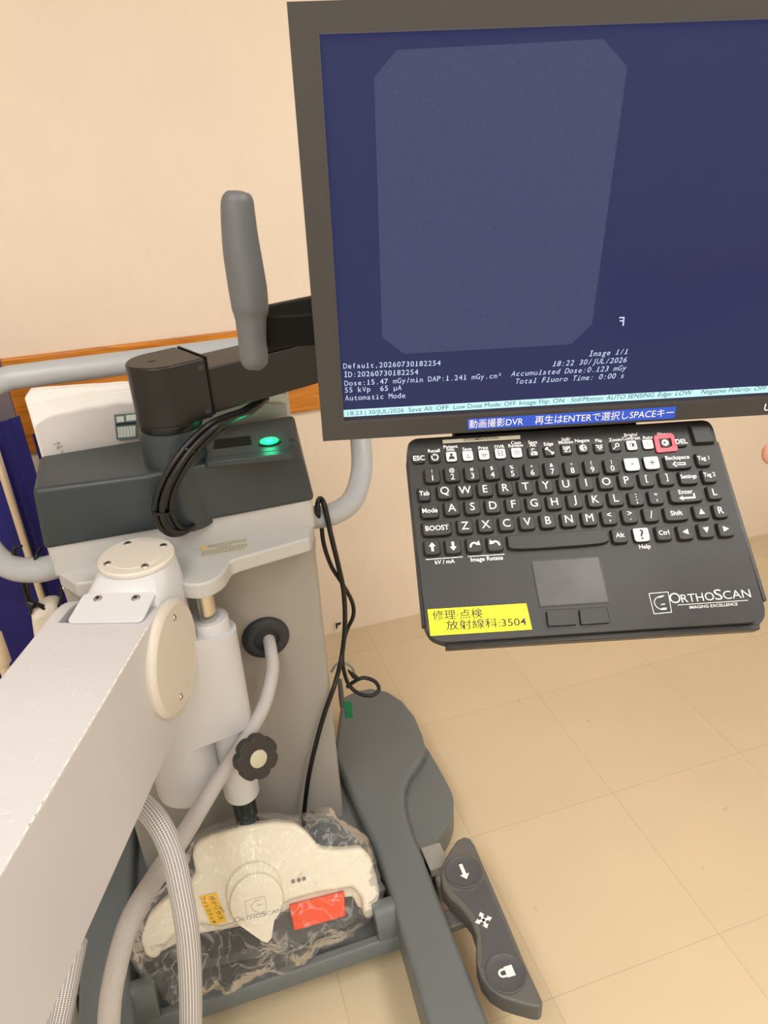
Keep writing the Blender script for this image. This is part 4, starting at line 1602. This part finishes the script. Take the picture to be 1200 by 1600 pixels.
MB().prism(FF, rpoly(o1, .004), -.05, -.02, M['orange']).build('orange_pedal', fsw, bevel=.003)
o2 = fpoly(-.025, [(312, 1460), (392, 1446), (408, 1478), (330, 1498)])
MB().prism(FF, rpoly(o2, .004), -.05, -.025, M['rubber']).build('grey_pedal', fsw, bevel=.003)
# selector disc with pointer, tilted towards the front
kn_ = FF.n.copy()
kc_ = FF.pt(*FF.px(401, 1408, .012), .012)
kfr = Frame(kc_, FF.u, FF.v, kn_)
MB().lathe(FF.pt(*FF.px(397, 1391, .003), .003), kn_, [(.054, -.012), (.054, .002), (.051, .005), (0, .005)], M['cream'], 48).build('selector_collar', fsw)
b = MB().lathe(kc_, kn_, [(.048, -.012), (.052, 0), (.0505, .0035), (.047, .0045), (0, .0045)], M['cream'], 56)
b.prism(kfr, [kfr.px(*p, .0042) for p in ((372, 1444), (430, 1430), (424, 1466), (418, 1473), (410, 1471))], -.006, .0042, M['cream'])
for txt, pa, pb_, cp in (('O', (366, 1442), (376, 1440), 9), ('RTHO', (377, 1440), (408, 1433), 6.5), ('S', (409, 1433), (416, 1431), 9), ('CAN', (417, 1431), (441, 1424), 6.5)):
    text_line(b, kfr, txt, pa, pb_, .0049, M['inkgrey'], cp, -.004)
q = [kfr.px(*p, .0049) for p in ((383, 1408), (414, 1400), (417, 1426), (386, 1430))]
strip(b, kfr, q + [q[0]], .0007, .0049, M['inkgrey'])
strip(b, kfr, [kfr.px(*p, .0049) for p in ((409, 1405), (398, 1408), (392, 1415), (396, 1423), (405, 1426))], .0008, .0049, M['inkgrey'])
strip(b, kfr, [kfr.px(*p, .0049) for p in ((402, 1415), (410, 1413))], .0008, .0049, M['inkgrey'])
b.build('selector_disc', fsw, bevel=0)
b = MB()
for x, y in ((458, 1377), (467, 1375), (475, 1373)):
    c_ = FF.pt(*FF.px(x, y, .0005), .0005)
    b.lathe(c_, FF.n, [(.0042, 0), (.0042, .0006), (.0022, .0008), (.002, .0004), (0, .0004)], M['inkgrey'], 14)
b.build('indicator_mark', gu)
nf = Frame(FF.pt(0, 0, .0012), FF.u, FF.v, FF.n)
q = [nf.px(*p) for p in ((311, 1401), (338, 1394), (354, 1440), (331, 1446))]
b = MB().prism(nf, q, 0, .0006, M['yellow2'])
rn = Vector(q[3]) - Vector(q[0])
rt = Vector(q[1]) - Vector(q[0])


def note_text(txt, s0, s1, off0, size):
    """writing that runs down the note"""
    dd = rn.normalized()
    up = rt.normalized() * 1.0
    vs, fs, bb = glyphs(txt, .01)
    L_ = rn.length * (s1 - s0)
    sx = L_ / (bb[1] - bb[0])
    o_ = Vector(q[0]) + rn * s0 + rt * off0

    def f(x, y):
        p = o_ + dd * ((x - bb[0]) * sx) + up * (y * size)
        return p.x, p.y
    put(b, nf, txt, f, .0008, M['ink'], .01)


note_text('ガテリクス', .06, .9, .52, .0105)
note_text('フットスイッチ', .04, .96, .06, .0105)
d_ = b.build('sticky_note', gu, smooth=False)
d_['label'] = 'amber sticky note with handwriting'

# clear bag
bo_ = [(206, 1500), (204, 1478), (214, 1448), (236, 1412), (262, 1376), (284, 1345), (302, 1312), (340, 1292), (392, 1276), (440, 1277), (478, 1276), (514, 1268), (540, 1290), (566, 1308), (586, 1345), (597, 1388), (592, 1418), (572, 1442), (530, 1470), (482, 1498), (430, 1518), (372, 1540), (330, 1545), (296, 1560), (268, 1566), (236, 1540)]
mb = MB()
ob = [Vector(p) for p in fpoly(-.01, bo_)]
cb = sum(ob, Vector((0, 0))) / len(ob)
dense = []
for i in range(len(ob)):
    a, c_ = ob[i], ob[(i + 1) % len(ob)]
    for k in range(6):
        dense.append(a.lerp(c_, k / 6))
nb = len(dense)
vs, fs = [], []
kl = Vector(FF.px(401, 1410, .01))
lev = [(-.070, .90), (-.055, .97), (-.03, 1.0), (-.008, 1.0), (.008, .95), (.016, .86), (.0195, .74), (.021, .6), (.0215, .45), (.0215, .3), (.0215, .15)]
for (hh, k_) in lev:
    for p in dense:
        q = cb + (p - cb) * k_
        nz = noise.noise(Vector((q.x * 16, q.y * 16, hh * 20))) * .008 + (.5 - abs(noise.noise(Vector((q.x * 34, q.y * 34, hh * 25 + 5))))) * .010
        near = max(0, 1 - (q - kl).length / .10)
        open_ = max(0, min(1, (.015 - q.y) / .05))            # slack sheet in front of the pedals
        h_ = hh + (.016 * near if hh > 0 else 0) + max(nz, -.004) * (1 if hh > .0 else .2) - (.02 * open_ if hh > .01 else 0)
        out_ = (p - cb).normalized() * nz * (1.2 if hh < .01 else .3)
        w_ = FF.pt(q.x + out_.x, q.y + out_.y, h_)
        w_.z = max(w_.z, .0935 + nz * .3 if w_.y < .93 else .0735)
        vs.append(tuple(w_))
for i in range(len(lev) - 1):
    for k in range(nb):
        q = (k + 1) % nb
        fs.append((i * nb + k, i * nb + q, (i + 1) * nb + q, (i + 1) * nb + k))
vs.append(tuple(FF.pt(cb.x, cb.y, .026)))
for k in range(nb):
    fs.append(((len(lev) - 1) * nb + k, (len(lev) - 1) * nb + (k + 1) % nb, len(vs) - 1))
mb.add(vs, fs, M['film'])
bag = mb.build('plastic_bag', angle=70)
tag(bag, 'crumpled clear plastic bag wrapped around the cream foot switch', 'plastic bag')

# ================================================================== HOSES AND CABLES
h1 = [(.1, 1.215, .672), (.098, 1.175, .655)] + [tuple(PY(x, y, yy)) for x, y, yy in [(425, 1050, 1.145), (411, 1105, 1.1), (380, 1160, 1.058), (335, 1228, 1.03), (290, 1300, .97), (245, 1368, .92), (205, 1435, .86), (180, 1520, .81), (170, 1600, .77), (172, 1720, .72)]]
tag(MB().tube(h1, [.0125, .0125, .0135, .0135, .0135, .0145, .0165, .0175, .0175, .0175, .0175, .0175], M['hose1'], 24, 10).build('braided_hose'),
    'thin pale grey braided hose leaving the black ring in the column', 'hose')
h2 = [tuple(PY(x, y, yy)) for x, y, yy in [(190, 1232, 1.0), (218, 1254, .93), (246, 1284, .88), (268, 1330, .85), (282, 1390, .82), (292, 1450, .80), (297, 1520, .785), (298, 1600, .77), (296, 1720, .75)]]
tag(MB().tube(h2, [.0185] * len(h2), M['hose2'], 28, 10).build('braided_hose'),
    'thick white and grey braided hose hanging from under the white arm', 'hose')
h3 = [tuple(PY(x, y, yy)) for x, y, yy in [(118, 1470, .86), (106, 1530, .83), (94, 1590, .80), (70, 1700, .77)]]
tag(MB().tube(h3, [.0185] * 4, M['hose2'], 28, 10).build('braided_hose'),
    'braided hose end behind the white arm at the lower left corner', 'hose')

cb_ = thing('cable_bundle', 'three black cables tied together, looping from the monitor arm into the hub', 'cables', tuple(PY(262, 835, 1.16)))
base = [(410, 622, 1.29), (380, 642, 1.225), (352, 652, 1.19), (325, 665, 1.165), (296, 692, 1.15), (272, 722, 1.14), (252, 757, 1.135), (243, 790, 1.135), (248, 818, 1.14), (265, 833, 1.145), (285, 832, 1.16), (298, 824, 1.18)]
for k, (dx, dy, dd) in enumerate(((0, 0, 0), (10, 3, -.008), (23, 1, .004))):
    P_ = []
    for i, (x, y, yy) in enumerate(base):
        t = min(1, i / 3)
        s_ = 1 if i < 9 else max(.3, 1 - (i - 8) * .25)
        P_.append(tuple(PY(x + dx * s_ * (.3 + .7 * t), y + dy * s_ - (0 if i < 8 else k * 4), yy + dd)))
    MB().tube(P_, .0052 if k else .006, M['cable'], 12, 8).build('cable', cb_)
for (x, y, yy, rx) in ((296, 703, 1.149, 0), (252, 800, 1.135, 1)):
    c_ = PY(x, y, yy)
    MB().lathe(c_, (.25, .1, .95) if rx else (.6, .2, .75), [(.0125, -.002), (.0135, -.002), (.0135, .002), (.0125, .002), (.0125, -.002)], M['cable'], 20).build('zip_tie', cb_)

# power cord slung over the handle
pc1 = [(498, 812, 1.262), (496, 790, 1.26), (500, 779, 1.285), (507, 790, 1.262), (517, 835, 1.25), (529, 885, 1.26), (537, 925, 1.265), (539, 975, 1.26), (534, 1025, 1.25), (523, 1070, 1.2), (507, 1115, 1.185), (493, 1165, 1.18), (482, 1215, 1.175), (476, 1262, 1.165), (474, 1290, 1.15)]
pc2 = [(502, 815, 1.272), (506, 850, 1.27), (518, 885, 1.27), (535, 912, 1.275), (550, 940, 1.28), (552, 962, 1.28), (542, 985, 1.28), (536, 1010, 1.28), (536, 1040, 1.28), (544, 1068, 1.28), (560, 1083, 1.27), (580, 1087, 1.265), (592, 1078, 1.27), (586, 1065, 1.28), (568, 1059, 1.285), (552, 1066, 1.29), (542, 1074, 1.29)]
cord = thing('power_cord', 'black power cord slung over the handle and hanging beside the column', 'cord', tuple(PY(535, 985, 1.26)))
MB().tube([tuple(PY(*p)) for p in pc1], .0052, M['cable'], 12, 8).build('cord', cord)
MB().tube([tuple(PY(*p)) for p in pc2], .0045, M['cable'], 12, 8).build('cord', cord)
c_ = PY(553, 1056, 1.285)
MB().tube([c_ + Vector((-.012, 0, .02)), c_, c_ + Vector((.012, -.004, -.012))], [.002, .006, .003], M['cable'], 10, 4).build('twist_tie', cord)
# pale loop and green tag tied behind
lp_ = [(518, 1050, 1.34), (526, 1038, 1.34), (540, 1036, 1.34), (552, 1046, 1.34), (553, 1060, 1.34)]
t = thing('cord_tag', 'translucent green tag on a grey loop beside the column base', 'tag', tuple(PY(544, 1108, 1.33)))
MB().tube([tuple(PY(*p)) for p in lp_], .003, M['wheel'], 10, 8).build('loop', t)
MB().tube([tuple(PY(*p)) for p in [(531, 1062, 1.34), (533, 1085, 1.335), (535, 1104, 1.33)]], [.005, .0065, .006], M['greymid'], 12, 6).build('strap', t)
tf = Frame(PY(544, 1108, 1.325), (1, 0, 0), (0, .15, 1))
MB().prism(tf, rrect(-.0095, .0095, -.024, .022, .003), -.003, .003, M['green']).build('tag_plate', t, bevel=.0008)

# ================================================================== PAPERS BEHIND THE HEAD
doc = thing('document_bundle', 'bundle of white papers in a folder standing behind the control head', 'papers', (-.02, 1.40, .96))
fd = Frame((0, 1.40, 0), (1, 0, 0), (0, 0, 1))


def sheet(name, top, y, dep, m_, bot=1.0, warp=.004, seed=0):
    """a standing wad of sheets: ragged top edge, slight warp"""
    x0_, x1_ = top[0][0], top[-1][0]
    n1 = 40
    vs, fs = [], []
    for i in range(n1 + 1):
        x = x0_ + (x1_ - x0_) * i / n1
        for (ax_, az_), (bx_, bz_) in zip(top, top[1:]):
            if ax_ <= x <= bx_:
                zt_ = az_ + (bz_ - az_) * (x - ax_) / (bx_ - ax_)
        zt_ += noise.noise(Vector((x * 30, seed, 0))) * .0025
        for k in range(9):
            zz = bot + (zt_ - bot) * k / 8
            yy = y + noise.noise(Vector((x * 9, zz * 12, seed))) * warp
            vs.append((x, yy, zz))
            vs.append((x, yy + dep, zz))
    st_ = 18
    for i in range(n1):
        for k in range(8):
            a = i * st_ + 2 * k
            fs.append((a, a + st_, a + st_ + 2, a + 2))
            fs.append((a + 1, a + 3, a + st_ + 3, a + st_ + 1))
        a = i * st_ + 16
        fs.append((a, a + st_, a + st_ + 1, a + 1))
    for k in range(8):
        fs.append((2 * k, 2 * k + 2, 2 * k + 3, 2 * k + 1))
        a = n1 * st_ + 2 * k
        fs.append((a, a + 1, a + 3, a + 2))
    return MB().add(vs, fs, m_).build(name, doc, angle=60)


sheet('paper_wad', [(-.247, 1.152), (-.235, 1.163), (-.15, 1.158), (-.05, 1.15), (.05, 1.14), (.15, 1.128), (.226, 1.10)], 1.405, .02, M['paper'], warp=.003, seed=1)
sheet('paper_wad', [(-.243, 1.138), (-.15, 1.146), (-.05, 1.14), (.05, 1.13), (.222, 1.092)], 1.395, .006, M['paper'], warp=.004, seed=4)
fold = sheet('folder_sheet',  [(-.238, 1.104), (-.21, 1.116), (-.1, 1.124), (.05, 1.112), (.214, 1.076)], 1.378, .01, M['paper_in'], warp=.005, seed=8)
b = MB()
fp_ = Frame((0, 1.3695, 0), (1, 0, 0), (0, 0, 1))
for ch_, x, y in (('N', 91, 696), ('A', 97, 710)):
    c_ = fp_.px(x, y)
    text_c(b, fp_, ch_, c_, .017, 0, M['inkgrey'], -.004, rot=PI * .62)
b.build('printing', fold, smooth=False)
b = MB()
q = [fp_.px(x, y) for x, y in ((178, 648), (214, 645), (214, 684), (182, 687))]
b.prism(fp_, q, 0, .001, M['tagteal'])
for (sx0, sx1, sy0, sy1, mm) in ((.1, .42, .08, .3, 'tagwhite'), (.52, .95, .05, .28, 'tagwhite'), (.1, .92, .5, .92, 'tagwhite'), (.05, .97, .34, .44, 'ink')):
    Q = [Vector(p) for p in q]
    b.poly(fp_, [tuple(bil(Q, sx0, sy0)), tuple(bil(Q, sx1, sy0)), tuple(bil(Q, sx1, sy1)), tuple(bil(Q, sx0, sy1))], .0012, M[mm])
for k in range(5):
    b.poly(fp_, [tuple(bil(Q, .2 + k * .14, .52)), tuple(bil(Q, .22 + k * .14, .52)), tuple(bil(Q, .2 + k * .16, .9)), tuple(bil(Q, .18 + k * .16, .9))], .0014, M['tagteal'])
d_ = b.build('folder_label', fold, smooth=False)
d_['label'] = 'teal and white printed label'

# ================================================================== LEFT BACKGROUND: partition, pole, pouch, cord
part = thing('folding_partition', 'folding ward screen with dark blue cloth and cream frame behind the cart', 'folding screen', (-.46, 1.8, 0))


def vpole(b, px0, py0, y, r, z1, m_, z0=0):
    c_ = PY(px0, py0, y)
    b.cyl((c_.x, c_.y, z0), (c_.x, c_.y, z1), r, m_, 20)
    return c_


pb_ = MB()
cA = vpole(pb_, 22, 800, 1.72, .007, .98, M['creampole'])
cB = PY(64, 910, 1.72)
pb_.build('frame_pole', part)
MB().cyl((cB.x - .035, 1.76, 0), (cB.x - .035, 1.76, .92), .007, M['creampole'], 20).build('frame_pole', part)
MB().box(G, PY(6, 680, 1.90).x, PY(40, 700, 1.90).x, 1.89, 1.915, 0, 1.12, M['dusk']).build('end_board', part, bevel=.003)


def cloth(name, xa, ya, xb, yb_, z0, z1, m_, amp, seed):
    n1, n2 = 36, 10
    vs, fs = [], []
    d_ = Vector((xb - xa, yb_ - ya, 0))
    nn = Vector((-d_.y, d_.x, 0)).normalized()
    for side in (0, .004):
        for i in range(n1 + 1):
            for k in range(n2 + 1):
                t, zz = i / n1, z0 + (z1 - z0) * k / n2
                w_ = math.sin(t * 18 + seed) * amp * (.6 + .4 * (1 - k / n2))
                p = Vector((xa, ya, zz)) + d_ * t + nn * (w_ + side)
                vs.append(tuple(p))
    S = (n1 + 1) * (n2 + 1)
    for i in range(n1):
        for k in range(n2):
            a = i * (n2 + 1) + k
            fs.append((a, a + n2 + 1, a + n2 + 2, a + 1))
            fs.append((S + a, S + a + 1, S + a + n2 + 2, S + a + n2 + 1))
    for i in range(n1):
        for k in (0, n2):
            a = i * (n2 + 1) + k
            fs.append((a, S + a, S + a + n2 + 1, a + n2 + 1))
    for k in range(n2):
        for i in (0, n1):
            a = i * (n2 + 1) + k
            fs.append((a, a + 1, S + a + 1, S + a))
    return MB().add(vs, fs, m_).build(name, part, angle=60)


cloth('cloth_panel', -.95, 1.70, cA.x - .004, 1.74, .06, .97, M['bluecloth'], .006, 0)
cloth('cloth_panel', cA.x + .004, 1.76, cA.x + .056, 1.80, .06, 1.0, M['bluecloth'], .003, 2)
cloth('cloth_panel', cA.x + .06, 1.86, cA.x + .18, 1.90, .06, .93, M['bluecloth'], .004, 1)
MB().box(G, -.96, -.94, 1.60, 1.84, 0, .03, M['creampole']).build('foot', part)
MB().box(G, cA.x + .05, cA.x + .066, 1.70, 1.88, 0, .03, M['creampole']).build('foot', part)
MB().cyl((-.95, 1.71, .03), (-.95, 1.71, .98), .007, M['creampole'], 20).build('frame_pole', part)

pol = thing('stand_pole', 'cream metal stand pole with a thicker collar at the left edge', 'pole', (PY(6, 1040, 1.42).x, 1.42, 0))
pxx = pol.location.x
MB().cyl((pxx, 1.42, .02), (pxx, 1.42, .70), .011, M['creampole'], 28).build('pole', pol)
zc = PY(15, 1010, 1.42).z
MB().lathe((pxx, 1.42, zc - .035), (0, 0, 1), [(.011, -.004), (.0175, 0), (.0175, .07), (.015, .074), (.011, .076)], M['creampole'], 28).build('collar', pol)
for k in range(4):
    a = k * PI / 2 + .5
    MB().tube([(pxx, 1.42, .06), (pxx + .08 * math.cos(a), 1.42 + .08 * math.sin(a), .045), (pxx + .13 * math.cos(a), 1.42 + .13 * math.sin(a), .012)], .01, M['creampole'], 12, 4).build('foot', pol)

# white pouch hung by a black cord from the left end of the handle
pou = thing('hanging_pouch', 'limp white pouch hanging under the handle by a black cord', 'pouch', tuple(PY(72, 1000, 1.36)))
of = [(48, 948), (60, 940), (74, 932), (92, 930), (98, 950), (92, 985), (80, 1030), (66, 1040), (56, 1010), (50, 975)]
b = MB()
vs, fs = [], []
cpo = sum((PY(x, y, 1.36) for x, y in of), Vector()) / len(of)
rp = rpoly([tuple(PY(x, y, 1.36).xz) for x, y in of], .02, 5)
n_ = len(rp)
for (dy_, k_) in ((-.022, .55), (-.016, .85), (0, 1), (.012, .9), (.018, .6)):
    for (x, z_) in rp:
        X_, Z_ = cpo.x + (x - cpo.x) * k_, cpo.z + (z_ - cpo.z) * k_
        vs.append((X_, 1.36 + dy_ + noise.noise(Vector((X_ * 60, dy_ * 40, Z_ * 25))) * .006, Z_))
for i in range(4):
    for k in range(n_):
        q = (k + 1) % n_
        fs.append((i * n_ + k, i * n_ + q, (i + 1) * n_ + q, (i + 1) * n_ + k))
fs.append(tuple(range(n_ - 1, -1, -1)))
fs.append(tuple(range(4 * n_, 5 * n_)))
MB().add(vs, fs, M['bagwhite']).build('pouch', pou, angle=70)
for nm_, pts_, r_ in (('cord', [(34, 853, 1.325), (22, 858, 1.33), (20, 875, 1.325), (16, 886, 1.325), (22, 894, 1.33), (34, 897, 1.34)], .0028),
                      ('cord', [(22, 856, 1.325), (27, 880, 1.325), (34, 905, 1.33), (41, 932, 1.34), (47, 944, 1.345), (54, 950, 1.345)], .0036),
                      ('cord', [(64, 857, 1.30), (57, 868, 1.285), (54, 880, 1.285), (48, 895, 1.30), (44, 918, 1.33), (46, 940, 1.345)], .0032),
                      ('cord', [(52, 940, 1.345), (66, 946, 1.345), (84, 953, 1.345), (92, 947, 1.345), (96, 930, 1.34), (96, 918, 1.34)], .0028)):
    MB().tube([tuple(PY(*p)) for p in pts_], r_, M['cable'], 10, 8).build(nm_, pou)
c_ = PY(50, 944, 1.342)
MB().tube([c_ + Vector((-.008, 0, .008)), c_, c_ + Vector((.008, 0, -.006))], [.004, .010, .004], M['cable'], 12, 4).build('knot', pou)
MB().tube([c_, c_ + Vector((.013, -.004, -.006)), c_ + Vector((.018, 0, -.016))], [.003, .003, .003], M['cable'], 8, 4).build('cord', pou)
MB().tube([c_, c_ + Vector((-.004, -.004, -.012)), c_ + Vector((-.01, 0, -.022))], [.003, .003, .003], M['cable'], 8, 4).build('cord', pou)

# black scrap of tape on the baseboard
b = MB()
bf = Frame((0, WY - .0215, 0), (1, 0, 0), (0, 0, 1))
b.prism(bf, [bf.px(x, y) for x, y in ((524, 974), (533, 972), (532, 976), (528, 977), (526.5, 983), (525, 982))], 0, .0008, M['ink'])
tag(b.build('tape_scrap'), 'tiny black scrap of tape stuck low on the baseboard', 'tape')

# ================================================================== PERSON: only a fingertip enters the frame at the right
def skin_figure(name, nodes, edges, material, parent, sub=2):
    me = bpy.data.meshes.new(name)
    me.from_pydata([n_[0] for n_ in nodes], edges, [])
    o = bpy.data.objects.new(name, me)
    COL.objects.link(o)
    sk = o.modifiers.new('skin', 'SKIN')
    sk.use_smooth_shade = True
    for i, n_ in enumerate(nodes):
        me.skin_vertices[0].data[i].radius = (n_[1], n_[1])
    me.skin_vertices[0].data[0].use_root = True
    sb = o.modifiers.new('sub', 'SUBSURF')
    sb.levels = sb.render_levels = sub
    dg = bpy.context.evaluated_depsgraph_get()
    dg.update()
    nm = bpy.data.meshes.new_from_object(o.evaluated_get(dg))
    o.modifiers.clear()
    o.data = nm
    nm.materials.clear()
    nm.materials.append(material)
    o.parent = parent
    o.matrix_parent_inverse = Matrix.Translation(-parent.location)
    return o


TIP = PT(1172, 711, .52)
hx = ray(1.0 * 1400, 690).normalized()
to_r = (PT(1400, 700, .50) - TIP).normalized()             # from fingertip back to the knuckle
hu = (EYE - TIP).normalized()                              # back of the hand turned to the viewer
hu = (hu - to_r * hu.dot(to_r)).normalized()
hs = to_r.cross(hu)                                        # across the hand
if hs.z > 0:
    hs = -hs                                               # towards the lower side


def HP(a, s_, n_):
    return tuple(TIP + to_r * a + hs * s_ + hu * n_)


person = thing('person', 'fingertip of a person reaching in beside the keyboard at the right edge', 'person', HP(.16, .02, 0))
nodes = [(HP(.165, .032, -.004), .026), (HP(.235, .036, -.004), .027), (HP(.36, .05, -.01), .036), (HP(.47, .06, -.02), .042)]
edges = [(0, 1), (1, 2), (2, 3)]


def finger(root_a, pts):
    i0 = len(nodes)
    for p, r in pts:
        nodes.append((HP(*p), r))
    edges.append((0, i0))
    for k in range(len(pts) - 1):
        edges.append((i0 + k, i0 + k + 1))


finger(0, [((.088, .002, .004), .0105), ((.045, .0, .010), .0090), ((.020, .0, .006), .0095), ((.006, .0, .0), .0088)])            # index, pointing
finger(0, [((.090, .023, .004), .0105), ((.060, .026, .012), .0092), ((.060, .028, -.022), .0084), ((.082, .028, -.034), .0072)])   # middle, curled
finger(0, [((.096, .044, .002), .0100), ((.070, .048, .008), .0088), ((.070, .049, -.024), .0080), ((.092, .048, -.034), .0070)])   # ring, curled
finger(0, [((.106, .063, -.002), .0090), ((.086, .068, .002), .0078), ((.084, .068, -.022), .0070), ((.100, .066, -.032), .0062)])  # little, curled
finger(0, [((.138, .004, -.018), .0115), ((.104, -.008, -.030), .0098), ((.078, .002, -.038), .0088), ((.060, .014, -.040), .0074)])  # thumb
skin_figure('hand', nodes, edges, M['skin'], person)
# sleeve
q0_, q1_ = Vector(HP(.33, .046, -.008)), Vector(HP(.55, .066, -.024))
MB().lathe(q0_, q1_ - q0_, [(.046, 0), (.05, .002), (.05, .02), (.056, .21), (.05, .215), (.046, .02), (.046, 0)], M['sleeve'], 36).build('sleeve', person)

bpy.data.objects.remove(_to, do_unlink=True)
